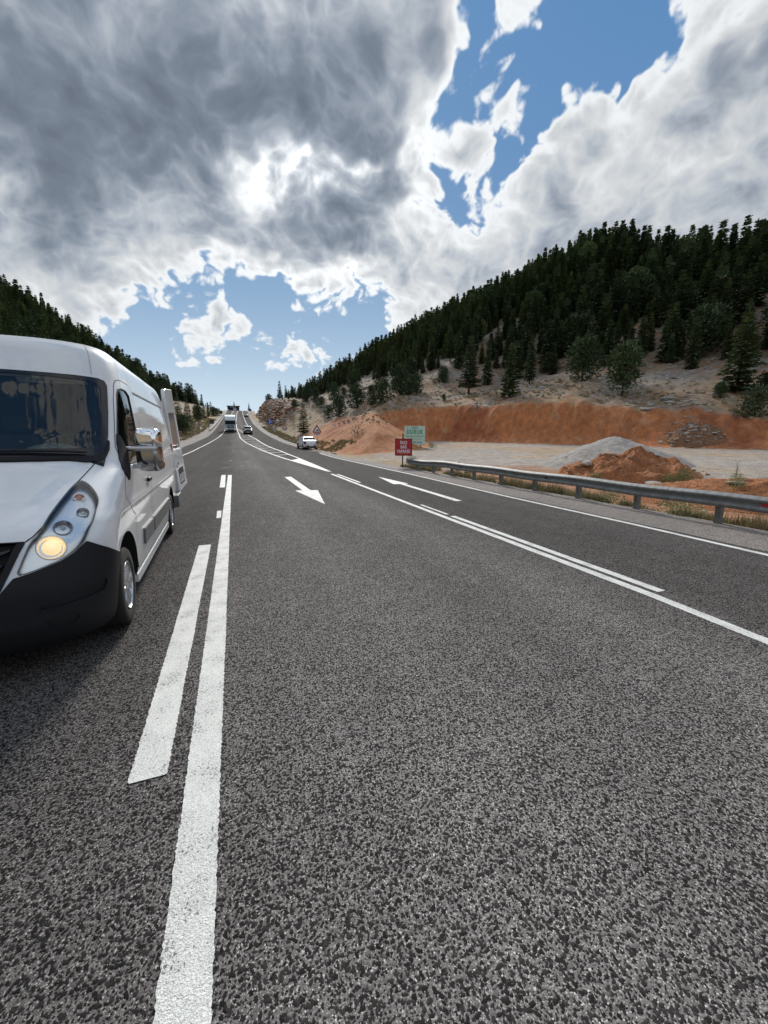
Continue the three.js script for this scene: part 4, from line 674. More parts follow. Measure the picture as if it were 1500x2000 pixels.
  const bon = [[0.318, 0.962], [0.345, 0.988], [0.372, 1.04], [0.392, 1.12], [0.412, 1.20], [0.432, 1.262], [0.457, 1.310], [0.486, 1.365], [0.532, 1.440]];
  for (const a of [bon, mirrorT(bon), [[-0.318, 0.962], [-0.2, 0.972], [0.001, 0.97], [0.2, 0.972], [0.318, 0.962]]]) part(van, 'bonnet_joint', seam(a, 0.008, 0.0025), M_seal);
  const door = [[tOf(1.36, 0.62), 0.62], [tOf(1.40, 0.9), 0.9], [0.995, 1.15], [0.90, 1.28], [0.79, 1.40], [0.712, 1.56], [0.735, 1.80], [0.758, 2.02], [0.795, 2.18], [0.83, 2.225], [0.90, 2.243], [1.0, 2.248], [1.09, 2.243], [1.105, 2.2], [1.125, 2.0], [1.17, 1.80], [tOf(2.50, 1.5), 1.5], [tOf(2.50, 1.0), 1.0], [tOf(2.44, 0.5), 0.5], [tOf(2.40, 0.33), 0.33]];
  for (const a of [door, mirrorT(door)]) part(van, 'door_joint', seam(a, 0.007, 0.002), M_seal);
  const hx = (u, ys) => ys.map((y) => [tOf(u, y), y]);
  for (const u of [2.56, 3.78, 5.28]) for (const s of [1, -1]) { const a = hx(u, [0.36, 0.8, 1.2, 1.6, 2.0, 2.3, 2.44]); part(van, 'panel_joint', seam(s > 0 ? a : mirrorT(a), 0.006, 0.002), M_seal); }
  const rail = [2.62, 3.2, 3.8, 4.4, 5.0, 5.25].map((u) => [tOf(u, 2.17), 2.17]);
  part(van, 'sliding_door_rail', seam(rail, 0.028, 0.004), M_greyPlastic); part(van, 'sliding_door_rail', seam(mirrorT(rail), 0.028, 0.004), M_greyPlastic);
  for (const s of [1, -1]) { const a = [[0.55, 2.252], [0.56, 2.4], [0.58, 2.5], [0.62, 2.57], [0.7, 2.61]]; part(van, 'roof_joint', seam(s > 0 ? a : mirrorT(a), 0.007, 0.003), mat(0.50, 0.47, 0.41, 0.8)); }
  const crease = [2.3, 3, 4, 5, 5.45].map((u, i) => [tOf(u, 1.075 + 0.02 * i), 1.075 + 0.02 * i]);
  part(van, 'swage_line', seam(crease, 0.012, 0.004), M_white);
  // front bumper with its shelf, fog recess and lower lip
  const bTop = [[0, 0.585], [0.10, 0.595], [0.20, 0.622], [0.234, 0.664], [0.255, 0.703], [0.278, 0.745], [0.342, 0.763], [0.406, 0.787], [0.479, 0.812], [0.547, 0.848], [0.597, 0.886], [0.624, 0.908], [0.721, 0.862], [0.829, 0.815]];
  const bRear = archTo(AX1, 0.475, Math.PI - Math.asin((0.735 - 0.36) / 0.475), Math.PI - Math.asin((0.28 - 0.36) / 0.475), 10);
  const bumperHalf = [...bTop, ...bRear, [0.80, 0.245], [0.7, 0.222], [0.5, 0.218], [0.3, 0.218], [0, 0.218]];
  const fog = [...Array(18)].map((_, i) => { const a = (i / 18) * 6.283; return [0.478 + 0.085 * Math.cos(a), 0.405 + 0.048 * Math.sin(a)]; });
  const vent = soften([[0.35, 0.52], [0.45, 0.565], [0.60, 0.60], [0.76, 0.615], [0.80, 0.60], [0.76, 0.535], [0.62, 0.525], [0.45, 0.505]], 1);
  const bumper = part(van, 'front_bumper', panel(both(bumperHalf), [fog, mirrorT(fog), vent, mirrorT(vent)], { lift: 0.016, edge: 0.07, depth: 0.035 }), M_blackPlastic);
  for (const s of [1, -1]) {
    part(bumper, 'fog_lamp_blank', panel(s > 0 ? fog : mirrorT(fog), [], { lift: 0.004, edge: 0.05 }), M_blackPlastic);
    part(bumper, 'vent_recess', panel(s > 0 ? vent : mirrorT(vent), [], { lift: 0.003, edge: 0.06 }), M_blackPlastic);
    const lip = [[0.36, 0.517], [0.45, 0.508], [0.62, 0.527], [0.76, 0.538], [0.76, 0.512], [0.60, 0.500], [0.45, 0.488]]; part(bumper, 'vent_lip', panel(s > 0 ? lip : mirrorT(lip), [], { lift: 0.026, edge: 0.05, depth: 0.02 }), M_blackPlastic);
  }
  // grille with curved slats
  const gr = part(van, 'grille', panel(grille, [], { lift: -0.045, edge: 0.08 }), M_dark);
  const gb = [[0.318, 0.955], [0.300, 0.898], [0.264, 0.775], [0.232, 0.668], [0.20, 0.63], [0.1, 0.60], [0.001, 0.59]];
  for (const a of [gb, mirrorT(gb)]) part(gr, 'grille_surround', panel([...a, ...a.map(([t, y]) => [t * 0.9, y + 0.012 * (y < 0.66 ? 2 : 0)]).reverse()], [], { lift: 0.01, edge: 0.06, depth: 0.03 }), M_blackPlastic);
  for (const y of [0.70, 0.79, 0.88]) { const e = (y - 0.668) * 0.28 + 0.205, a = []; for (let i = 0; i <= 12; i++) { const t = lerp(-e, e, i / 12); a.push([t || 0.001, y + 0.05 * Math.pow(Math.abs(t) / e, 2)]); } part(gr, 'grille_slat', panel([...a, ...a.map(([t, q]) => [t, q - 0.042 * (1 - 0.75 * Math.pow(Math.abs(t) / e, 3))]).reverse()], [], { lift: -0.008, edge: 0.06, depth: 0.03 }), M_gloss); }
  // headlights
  for (const s of [1, -1]) {
    const flip = (a) => (s > 0 ? a : mirrorT(a)), hl = new THREE.Group(); hl.name = 'headlight'; van.add(hl);
    part(hl, 'reflector', panel(flip(lamp), [], { lift: -0.040, edge: 0.06, depth: -0.038 }), new THREE.MeshStandardMaterial({ color: rgb(0.80, 0.80, 0.80), metalness: 1, roughness: 0.3 }));
    part(hl, 'lens', panel(flip(lamp), [], { lift: 0.010, edge: 0.06 }), M_lens);
    part(hl, 'lens_rim', panel(flip(lamp), [flip(shrink(lamp, 0.982, [0.475, 1.02]))], { lift: 0.011, edge: 0.06, depth: 0.02 }), M_greyPlastic);
    const cup = (name, t, y, r, m, bulb, deep = 0.03) => {
      const T = t * s, n = vanNormal(T, y).add(new THREE.Vector3(0, 0, 0.45)).normalize(), c = vanPoint(T, y).addScaledVector(vanNormal(T, y), -0.028), g = new THREE.LatheGeometry([[0.001, -deep], [r * 0.45, -deep * 0.9], [r * 0.8, -deep * 0.45], [r, 0.004], [r * 1.1, 0.007], [r * 1.14, 0.0], [r * 1.1, -0.02]].map(([a, b]) => new THREE.Vector2(a, b)), 28).rotateX(Math.PI / 2);
      const q = new THREE.Mesh(g, m); q.name = name; q.castShadow = q.receiveShadow = true; q.position.copy(c); q.quaternion.setFromUnitVectors(new THREE.Vector3(0, 0, 1), n); hl.add(q);
      if (bulb) { const b = part(hl, bulb[0], new THREE.SphereGeometry(r * bulb[2], 16, 10), bulb[1]); b.position.copy(c).addScaledVector(n, -deep * 0.35); }
      return [c, n];
    };
    const M_smoke = new THREE.MeshStandardMaterial({ color: rgb(0.30, 0.31, 0.33), metalness: 1, roughness: 0.22 });
    cup('indicator', 0.493, 1.205, 0.036, M_chrome, ['indicator_bulb', mat(0.45, 0.12, 0.03, 0.3), 0.55]);
    cup('side_lamp', 0.560, 1.110, 0.036, M_smoke, ['side_bulb', mat(0.5, 0.5, 0.5, 0.2), 0.4]);
    cup('main_beam', 0.466, 1.035, 0.052, M_smoke, ['main_bulb', mat(0.35, 0.36, 0.38, 0.2), 0.3]);
    const [c, n] = cup('dipped_beam', 0.432, 0.912, 0.076, new THREE.MeshStandardMaterial({ color: rgb(0.85, 0.83, 0.78), metalness: 0.6, roughness: 0.5 }), ['dipped_bulb', new THREE.MeshStandardMaterial({ color: rgb(0.9, 0.8, 0.6), emissive: rgb(0.95, 0.62, 0.27), emissiveIntensity: 0.75, roughness: 0.2 }), 0.72], 0.045);
    const l = new THREE.PointLight(rgb(1.0, 0.72, 0.36), 0.004); l.castShadow = true; l.shadow.radius = 0.4; l.position.copy(c).addScaledVector(n, -0.045 * 0.35); van.add(l);
  }
  // side windows, trims, mirrors, handles
  for (const s of [1, -1]) {
    const flip = (a) => (s > 0 ? a : mirrorT(a));
    part(van, 'door_window', panel(flip(window_), [], { lift: -0.008, edge: 0.12 }), M_glass);
    part(van, 'window_seal', panel(flip(window_.map(([t, y]) => [0.95 + (t - 0.95) * 1.045, 1.78 + (y - 1.78) * 1.03])), [flip(window_)], { lift: 0.003, edge: 0.08, depth: 0.012 }), M_rubber);
    const mp = [[0.730, 1.60], [0.748, 1.45], [0.80, 1.365], [0.90, 1.30], [0.99, 1.255], [0.995, 1.275], [0.93, 1.385], [0.90, 1.45], [0.85, 1.56], [0.785, 1.66], [0.742, 1.68]];
    part(van, 'mirror_mount', panel(flip(mp), [], { lift: 0.012, edge: 0.06, depth: 0.02 }), M_blackPlastic);
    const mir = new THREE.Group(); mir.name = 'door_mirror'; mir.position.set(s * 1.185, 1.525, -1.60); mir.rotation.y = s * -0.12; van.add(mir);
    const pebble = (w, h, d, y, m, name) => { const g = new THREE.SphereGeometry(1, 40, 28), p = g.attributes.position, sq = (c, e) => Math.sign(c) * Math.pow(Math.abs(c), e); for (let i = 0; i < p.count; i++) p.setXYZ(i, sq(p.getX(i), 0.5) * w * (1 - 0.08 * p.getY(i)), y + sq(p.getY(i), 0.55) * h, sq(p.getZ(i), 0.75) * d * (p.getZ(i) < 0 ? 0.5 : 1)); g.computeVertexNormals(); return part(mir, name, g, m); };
    pebble(0.124, 0.108, 0.105, 0.112, M_chrome, 'mirror_cap'); pebble(0.120, 0.165, 0.090, -0.055, new THREE.MeshStandardMaterial({ color: rgb(0.36, 0.36, 0.37), metalness: 1, roughness: 0.12 }), 'mirror_housing');  // lower housing: dark reflection of the road put into its darker metal colour
    part(mir, 'mirror_glass', box(0.2, 0.36, 0.006, 0, 0, -0.06), M_chrome); part(mir, 'mirror_back', box(0.215, 0.39, 0.03, 0, 0, -0.04), M_blackPlastic);
    part(mir, 'upper_arm', rbox(0.33, 0.05, 0.07, 0.02, -s * 0.07, 0.012, 0.075), M_satin); part(mir, 'lower_arm', rbox(0.17, 0.045, 0.06, 0.018, -s * 0.15, -0.165, 0.05), M_satin);
    part(mir, 'side_repeater', rbox(0.02, 0.05, 0.03, 0.008, s * 0.118, -0.15, -0.01), mat(0.6, 0.12, 0.02, 0.3));
    const hd = part(van, 'door_handle', rbox(0.035, 0.045, 0.19, 0.014, s * 1.055, 1.165, -2.30), M_blackPlastic); part(hd, 'lock', cyl(0.014, 0.014, 0.012, 14).rotateZ(Math.PI / 2).translate(s * 1.045, 1.10, -2.27), M_satin);
    const strip = (u0, u1) => { const a = []; for (let i = 0; i <= 8; i++) { const u = lerp(u0, u1, i / 8); a.push([tOf(u, 0.515), 0.515]); } const b = []; for (let i = 8; i >= 0; i--) { const u = lerp(u0 + 0.0, u1, i / 8); b.push([tOf(u, 0.685), 0.685]); } return flip([...a, ...b]); };
    part(van, 'side_moulding', panel(strip(1.74, 2.37), [], { lift: 0.022, edge: 0.1, depth: 0.024 }), M_greyPlastic); part(van, 'side_moulding', panel(strip(2.44, 4.16), [], { lift: 0.022, edge: 0.1, depth: 0.024 }), M_greyPlastic);
    if (s > 0) part(van, 'fuel_flap', seam([[tOf(2.34, 1.03), 1.03], [tOf(2.36, 0.82), 0.82], [tOf(2.42, 0.80), 0.80]], 0.008, 0.003), M_seal);
    for (const ax of [AX1, AX2]) { part(van, 'wheel_liner', new THREE.CylinderGeometry(0.475, 0.475, 0.34, 32, 1, true, 0, Math.PI).rotateZ(Math.PI / 2).translate(s * 0.845, 0.36, -ax), new THREE.MeshStandardMaterial({ color: rgb(0.008, 0.008, 0.009), roughness: 0.95, side: THREE.DoubleSide })); part(van, 'wheel_liner', box(0.01, 0.62, 0.93, s * 0.68, 0.52, -ax), M_dark); makeWheel(van, s * 0.895, 0.345, -ax, 0.345, 0.235, ax === AX1 ? 0.03 : 0, 7, s); }
    part(van, 'sill', box(0.05, 0.08, 2.75, s * 0.975, 0.25, -2.75), M_white);
  }
  part(van, 'underbody', box(1.55, 0.10, 5.1, 0, 0.30, -2.85), M_dark);
  // cab
  const dash = new THREE.Shape([[1.12, 1.43], [1.30, 1.50], [1.52, 1.49], [1.66, 1.42], [1.70, 1.25], [1.62, 0.9], [1.15, 0.9]].map(([u, y]) => new THREE.Vector2(u, y)));
  part(van, 'dashboard', new THREE.ExtrudeGeometry(dash, { depth: 1.76, bevelEnabled: false }).rotateY(Math.PI / 2).translate(-0.88, 0, 0), M_cab);
  const hood = part(van, 'instrument_hood', new THREE.SphereGeometry(0.2, 20, 10, 0, Math.PI * 2, 0, Math.PI / 2).scale(1.25, 0.55, 0.9).translate(0.42, 1.485, -1.52), mat(0.10, 0.105, 0.10, 0.7));
  part(van, 'steering_wheel', join([new THREE.TorusGeometry(0.2, 0.016, 10, 40), new THREE.CylinderGeometry(0.06, 0.06, 0.04, 20).rotateX(Math.PI / 2), box(0.38, 0.03, 0.02), box(0.03, 0.2, 0.02, 0, -0.1, 0)]).rotateX(-0.6).translate(0.42, 1.50, -1.83), mat(0.03, 0.03, 0.032, 0.5));
  for (const w of [0.45, -0.2, -0.62]) { const seat = new THREE.Group(); seat.name = 'seat'; van.add(seat); part(seat, 'cushion', rbox(0.48, 0.16, 0.5, 0.05, w, 0.95, -2.22), M_seat); part(seat, 'seat_back', rbox(0.46, 0.68, 0.14, 0.06).rotateX(0.15).translate(w, 1.35, -2.52), M_seat); part(seat, 'headrest', rbox(0.26, 0.19, 0.10, 0.04, w, 1.80, -2.6), M_seat); }
  part(van, 'bulkhead', box(1.8, 1.75, 0.03, 0, 1.45, -2.78), M_cab); part(van, 'cab_floor', box(1.8, 0.04, 1.7, 0, 0.72, -1.95), M_dark); part(van, 'headlining', box(1.45, 0.02, 0.95, 0, 2.36, -2.3), mat(0.10, 0.10, 0.10, 0.9));
  part(van, 'sun_visor', rbox(0.55, 0.16, 0.02, 0.008).rotateX(0.9).translate(0.4, 2.22, -1.78), mat(0.32, 0.32, 0.31, 0.9));
  // tail: fixed door, open door with window and plate, bumper
  const rearHalf = (x0) => { const a = [[x0, 0.60], [1.0, 0.60]]; for (const y of [0.8, 1.04, 1.3, 1.6, 1.9, 2.2, 2.36, 2.46, 2.52]) a.push([vanW(y) - 0.012, y]); a.push([vanW(2.54) - 0.08, 2.54], [x0, 2.55]); return a; };
  const doorShape = (hole) => { const s = new THREE.Shape(rearHalf(0.10).map(([x, y]) => new THREE.Vector2(x, y))); if (hole) s.holes.push(new THREE.Path([[0.26, 1.40], [0.90, 1.40], [0.92, 1.42], [0.845, 2.06], [0.82, 2.09], [0.26, 2.09], [0.23, 2.06], [0.23, 1.43]].map(([x, y]) => new THREE.Vector2(x, y)))); return s; };
  const doorGeo = () => new THREE.ExtrudeGeometry(doorShape(true), { depth: 0.045, bevelEnabled: true, bevelSize: 0.012, bevelThickness: 0.012, bevelSegments: 3, bevelOffset: -0.012 });
  const paneGeo = () => new THREE.ShapeGeometry(new THREE.Shape([[0.22, 1.39], [0.93, 1.39], [0.85, 2.10], [0.22, 2.10]].map(([x, y]) => new THREE.Vector2(x, y))));
  const M_tint = new THREE.MeshPhysicalMaterial({ color: rgb(0.10, 0.09, 0.085), roughness: 0.35, clearcoat: 0.6 });
  const rd = part(van, 'rear_door', doorGeo().scale(-1, 1, 1).translate(0, 0, -VAN_L - 0.03), new THREE.MeshPhysicalMaterial({ ...{ color: rgb(0.76, 0.775, 0.79), roughness: 0.45, clearcoat: 1, side: THREE.DoubleSide } }));
  part(rd, 'window', paneGeo().scale(-1, 1, 1).translate(0, 0, -VAN_L - 0.02), M_tint);
  const od = new THREE.Group(); od.name = 'rear_door'; od.userData.label = 'rear door swung open beside the van'; od.position.set(1.046, 0.62, -VAN_L - 0.05); van.add(od);
  { const lean = new THREE.Quaternion().setFromAxisAngle(V(0, 0, 1), 0.062), back = lean.clone().invert(); od.quaternion.copy(lean).multiply(new THREE.Quaternion().setFromAxisAngle(V(0, 1, 0), THREE.MathUtils.degToRad(-95))).multiply(back); }   // the hinge line leans in with the flank
  part(od, 'door_panel', doorGeo().translate(-1.046, -0.62, -0.025), M_white); part(od, 'window', paneGeo().translate(-1.046, -0.62, -0.02), M_tint);
  const cv = document.createElement('canvas'); cv.width = 256; cv.height = 128; const cx = cv.getContext('2d'); cx.fillStyle = '#b9bcc2'; cx.fillRect(0, 0, 256, 128); cx.fillStyle = '#20222b'; cx.fillRect(0, 0, 256, 46); cx.font = 'bold 78px sans-serif'; cx.textAlign = 'center'; cx.fillText('11 V2', 132, 114);
  const plateTex = new THREE.CanvasTexture(cv); plateTex.colorSpace = THREE.SRGBColorSpace;
  part(od, 'number_plate', new THREE.PlaneGeometry(0.46, 0.25).rotateY(Math.PI).translate(-0.48, 0.24, -0.041), new THREE.MeshStandardMaterial({ map: plateTex, roughness: 0.5 }));
  part(od, 'plate_holder', box(0.52, 0.31, 0.012, -0.48, 0.24, -0.034), M_blackPlastic); part(od, 'lock_hole', box(0.025, 0.05, 0.012, -0.30, 0.50, -0.04), M_dark); part(od, 'lock_hole', box(0.025, 0.05, 0.012, -0.14, 0.46, -0.04), M_dark); part(od, 'latch', rbox(0.16, 0.03, 0.05, 0.01, -0.98, 0.04, 0.0), M_white);
  const rb = new THREE.Shape(); rb.moveTo(-1.08, 0); rb.lineTo(-1.08, 0.62); rb.quadraticCurveTo(-1.08, 0.74, -0.94, 0.74); rb.lineTo(0.94, 0.74); rb.quadraticCurveTo(1.08, 0.74, 1.08, 0.62); rb.lineTo(1.08, 0); rb.lineTo(1.0, 0); rb.lineTo(1.0, 0.5); rb.lineTo(-1.0, 0.5); rb.lineTo(-1.0, 0);
  part(van, 'rear_bumper', new THREE.ExtrudeGeometry(rb, { depth: 0.19, bevelEnabled: true, bevelSize: 0.015, bevelThickness: 0.015, bevelSegments: 2 }).rotateX(-Math.PI / 2).translate(0, 0.39, -5.08), M_greyPlastic);
  part(van, 'tail_lamp', box(0.02, 0.55, 0.12, 1.02, 1.25, -5.44), mat(0.3, 0.02, 0.02, 0.3)); part(van, 'cargo_floor', box(1.7, 0.04, 2.6, 0, 0.66, -4.15), M_cab);
}
// ---------------------------------------------------------------- guardrails
const zincTex = dataTex(512, (x, y) => { const g = 0.80 + 0.14 * tileNoise(x / 512, y / 512, 10, 6) + 0.07 * tileNoise(x / 512 + 0.4, y / 512, 3, 3); return [g, g, g]; });
const M_zinc = new THREE.MeshStandardMaterial({ color: rgb(0.40, 0.42, 0.43), map: zincTex, metalness: 0.4, roughness: 0.62 }), M_post = new THREE.MeshStandardMaterial({ color: rgb(0.30, 0.31, 0.31), map: zincTex, metalness: 0.4, roughness: 0.6 });
function beam(path, face, h = 0.31) {     // W profile swept along [x, y, s]
  const prof = [[0, 0.5], [0.012, 0.49], [0.03, 0.46], [0.075, 0.33], [0.08, 0.26], [0.075, 0.19], [0.015, 0.06], [0.008, 0], [0.015, -0.06], [0.075, -0.19], [0.08, -0.26], [0.075, -0.33], [0.03, -0.46], [0.012, -0.49], [0, -0.5]];
  const pos = [], uv = [], idx = []; let run = 0; const n = prof.length;
  path.forEach(([x, y, s], i) => { if (i) run += Math.hypot(x - path[i - 1][0], s - path[i - 1][2]); for (const layer of [0, 1]) prof.forEach(([o, q], k) => { pos.push(x + face * (o - layer * 0.005), y + q * h, -s); uv.push(run, k / n * 0.4); }); });
  for (let i = 0; i < path.length - 1; i++) for (const layer of [0, 1]) for (let k = 0; k < n - 1; k++) { const a = (i * 2 + layer) * n + k, b = a + 2 * n; if ((face < 0) !== (layer === 1)) idx.push(a, b, a + 1, a + 1, b, b + 1); else idx.push(a, a + 1, b, a + 1, b + 1, b); }
  const g = new THREE.BufferGeometry(); g.setAttribute('position', new THREE.Float32BufferAttribute(pos, 3)); g.setAttribute('uv', new THREE.Float32BufferAttribute(uv, 2)); g.setIndex(idx); g.computeVertexNormals(); return g;
}
const postGeo = (h, deep) => { const s = new THREE.Shape([[-0.05, -0.03], [0.05, -0.03], [0.05, -0.024], [-0.044, -0.024], [-0.044, 0.024], [0.05, 0.024], [0.05, 0.03], [-0.05, 0.03]].map(([a, b]) => new THREE.Vector2(a * 1.15, b * 1.6))); return new THREE.ExtrudeGeometry(s, { depth: h + deep, bevelEnabled: false }).rotateX(-Math.PI / 2).translate(0, -deep, 0); };
{
  const rail = thing('guardrail', 'grey steel crash barrier along the right verge in front of the yard', 'guardrail');
  const X = 8.66, top = (s) => 0.63 - 0.10 * smooth(15, 19.6, s) + 0.012 * Math.sin(s * 1.7), step = 1.705;
  for (let k = 0, s = 19.55; s > -6; k++, s -= step * 2) { const e = s - step * 2 - 0.12, path = []; for (let q = 0; q <= 8; q++) { const S = lerp(s, e, q / 8); path.push([X - 0.03 - (k % 2) * 0.006 + 0.25 * smooth(17, 19.6, S) * 0.4, top(S) - 0.155, S]); } part(rail, 'rail_panel', beam(path, -1, 0.285), M_zinc); for (const dy of [-0.05, 0.05]) for (const ds of [0.05, -0.05]) { const b = part(rail, 'bolt', new THREE.SphereGeometry(0.016, 8, 6).scale(0.6, 1, 1), M_post); b.position.set(X - 0.045, top(e) - 0.155 + dy, -(e + 0.06 + ds)); } }
  const pg = postGeo(0.56, 0.5);
  for (let s = 18.5; s > -6; s -= step) { const p = part(rail, 'post', pg, M_post); p.position.set(X + 0.07, groundY(X + 0.07, s), -s); p.rotation.y = (placed() - 0.5) * 0.1; p.rotation.z = (placed() - 0.5) * 0.05; part(rail, 'spacer', box(0.05, 0.16, 0.09, X + 0.035, top(s) - 0.16, -s), M_post); }
  part(rail, 'end_shoe', rbox(0.10, 0.26, 0.30, 0.03, X + 0.03, 0.40, -19.7), M_zinc);
  for (const [s, m] of [[4.12, mat(0.55, 0.02, 0.03, 0.4)], [14.2, mat(0.10, 0.03, 0.03, 0.5)], [9.4, mat(0.02, 0.02, 0.02, 0.5)]]) part(rail, 'reflector', box(0.012, 0.07, 0.09, X - 0.055, top(s) - 0.155, -s), m);
  const stick = part(rail, 'loose_bar', box(0.03, 0.5, 0.03), M_rubber); stick.position.set(X + 0.6, 0.42, -15.6); stick.rotation.set(0.9, 0.2, 0);
  // the barrier on the far left
  const far = thing('guardrail', 'distant crash barrier on the left side of the climbing road', 'guardrail'), LX = [[106, -5.0], [166, -4.55], [213, -4.2], [284, -2.7], [318, -1.5]], path = [];
  for (let s = 106; s <= 318; s += 4) path.push([table(LX, s), roadY(s) + 0.56, s]);
  part(far, 'rail_panel', beam(path, 1, 0.34), M_zinc); const fp = postGeo(0.6, 0.6);
  for (const [x, y, s] of path) part(far, 'post', fp, M_post).position.set(x - 0.08, y - 0.5, -s);
}
// ---------------------------------------------------------------- signs
const M_pole = mat(0.30, 0.31, 0.32, 0.5, { metalness: 0.4 }), M_rust = mat(0.05, 0.026, 0.02, 0.8), M_signBack = mat(0.22, 0.23, 0.24, 0.6, { metalness: 0.3 });
function canvasTex(w, h, draw) { const c = document.createElement('canvas'); c.width = w; c.height = h; draw(c.getContext('2d')); const t = new THREE.CanvasTexture(c); t.colorSpace = THREE.SRGBColorSpace; t.anisotropy = 8; return t; }
{
  const g = thing('roadside_sign', 'small red roadside sign reading İNCE BAĞ YAPRAĞI on a rusty post', 'sign'), x = 8.78, s = 20.6;
  g.position.set(x, groundY(x, s), -s); g.rotation.y = -0.36;
  part(g, 'post', join([box(0.05, 2.1, 0.05, -0.03, 0.85, -0.045), box(0.02, 2.1, 0.04, 0.0, 0.85, -0.05)]).rotateZ(-0.012), M_rust);
  const tex = canvasTex(512, 512, (c) => { c.fillStyle = '#b0202c'; c.fillRect(0, 0, 512, 512); for (let i = 0; i < 900; i++) { c.fillStyle = `rgba(${i % 2 ? 60 : 190},20,30,0.05)`; c.fillRect((i * 97) % 512, (i * 61) % 512, 30, 5); } c.textAlign = 'center'; c.fillStyle = '#f1eef2'; c.font = 'bold 138px sans-serif'; const put = (t, y, w) => { c.save(); c.translate(256, y); c.scale(w, 1); c.lineWidth = 9; c.strokeStyle = '#2a1a44'; c.strokeText(t, 0, 0); c.fillText(t, 0, 0); c.restore(); }; put('İNCE', 158, 0.72); put('BAĞ', 298, 0.74); put('YAPRAĞI', 438, 0.76); c.fillStyle = '#d9a24e'; c.fillRect(130, 464, 250, 8); });
  part(g, 'board', rbox(0.90, 0.90, 0.022, 0.008, 0.03, 1.17, 0), mat(0.30, 0.02, 0.03, 0.5)); part(g, 'lettering', new THREE.PlaneGeometry(0.86, 0.86).translate(0.03, 1.17, 0.0135), new THREE.MeshStandardMaterial({ map: tex, roughness: 0.45 }));
  part(g, 'frame', join([box(0.92, 0.025, 0.03, 0.03, 1.625, 0), box(0.92, 0.025, 0.03, 0.03, 0.715, 0), box(0.025, 0.9, 0.03, -0.43, 1.17, 0), box(0.025, 0.9, 0.03, 0.49, 1.17, 0)]), M_rust);
  const b = thing('billboard', 'pale board with green DURUK lettering behind the red sign', 'sign'), bx = 18.35, bs = 39.9;
  b.position.set(bx, groundY(bx, bs) - 0.5, -bs); b.rotation.y = -0.42; b.scale.setScalar(0.95);
  const t2 = canvasTex(768, 704, (c) => { c.fillStyle = '#bfdccb'; c.fillRect(0, 0, 768, 704); c.fillStyle = '#b9d6cb'; for (let i = 0; i < 200; i++) c.fillRect((i * 173) % 768, (i * 89) % 704, 60, 10); c.textAlign = 'center'; c.fillStyle = '#24504c'; c.font = 'bold 92px sans-serif'; c.fillText('ÖMER', 380, 92); c.font = 'bold 40px sans-serif'; c.fillText('TESİS', 96, 70); c.save(); c.translate(384, 300); c.scale(0.9, 1.2); c.fillStyle = '#0f8a6a'; c.font = 'bold 200px sans-serif'; c.fillText('DURUK', 0, 0); c.restore(); c.fillStyle = '#1f7d66'; c.font = 'bold 66px sans-serif'; c.fillText('DİNLENME TESİSLERİ', 384, 405); c.fillStyle = '#4f8f86'; c.font = 'bold 42px sans-serif'; c.fillText('ET LOKANTASI  KAHVALTI', 384, 500); c.fillStyle = '#2d4a4a'; c.font = 'bold 76px sans-serif'; c.fillText('0 532 447 24 08', 384, 640); });
  part(b, 'board', rbox(2.36, 2.14, 0.05, 0.012, 0, 1.52, 0), mat(0.5, 0.58, 0.52, 0.6)); part(b, 'lettering', new THREE.PlaneGeometry(2.3, 2.08).translate(0, 1.52, 0.0275), new THREE.MeshStandardMaterial({ map: t2, roughness: 0.5 }));
  for (const px of [-0.75, 0.7]) part(b, 'post', box(0.11, 2.6, 0.09, px, 1.0, -0.075), M_rust);
}
function triangleSign(label, x, s, h, face, size = 0.95, turn = 0) {
  const g = thing('warning_sign', label, 'sign'); g.position.set(x, groundY(x, s), -s); g.rotation.y = turn;
  part(g, 'post', cyl(0.032, 0.032, h + 0.3, 10).translate(0, h / 2 - 0.15, -0.04), M_pole);
  const tri = (k) => { const r = size * k / Math.sqrt(3), sh = new THREE.Shape(); [0, 1, 2].forEach((i) => { const a = Math.PI / 2 + (i * 2 * Math.PI) / 3, b = a - 0.12, c = a + 0.12; const P = (q) => [Math.cos(q) * r * 0.98, Math.sin(q) * r * 0.98]; if (i === 0) sh.moveTo(...P(b)); else sh.lineTo(...P(b)); sh.quadraticCurveTo(Math.cos(a) * r * 1.02, Math.sin(a) * r * 1.02, ...P(c)); }); sh.closePath(); return sh; };
  const y = h - size * 0.30;
  part(g, 'board', new THREE.ExtrudeGeometry(tri(1), { depth: 0.01, bevelEnabled: false }).translate(0, y, 0), face === 'back' ? M_signBack : mat(0.24, 0.022, 0.03, 0.5));
  if (face !== 'back') { part(g, 'panel', new THREE.ShapeGeometry(tri(0.66)).translate(0, y - 0.012, 0.0135), mat(0.72, 0.72, 0.72, 0.5)); part(g, 'symbol', new THREE.ShapeGeometry(new THREE.Shape([[-0.20, -0.13], [0.20, -0.13], [0.20, 0.0], [0.10, 0.06], [-0.02, 0.0]].map(([a, b]) => new THREE.Vector2(a * size, b * size)))).translate(0.0, y - 0.01, 0.0175), mat(0.02, 0.02, 0.02, 0.5)); }
  part(g, 'lower_plate', box(size * 0.8, 0.2, 0.01, 0, y - size * 0.48, 0), mat(0.25, 0.26, 0.32, 0.6));
  return g;
}
triangleSign('red edged triangular steep hill sign right beside the white sedan', 9.25, 47.4, 2.65, 'front', 0.95, -0.12);
triangleSign('smaller triangular warning sign beyond the sedan near the roadside fir', 9.5, 80.5, 2.3, 'front', 0.95, -0.2);
triangleSign('triangular warning sign on the left verge behind the van', -6.9, 94.2, 2.5, 'front', 1.0, 0.1);
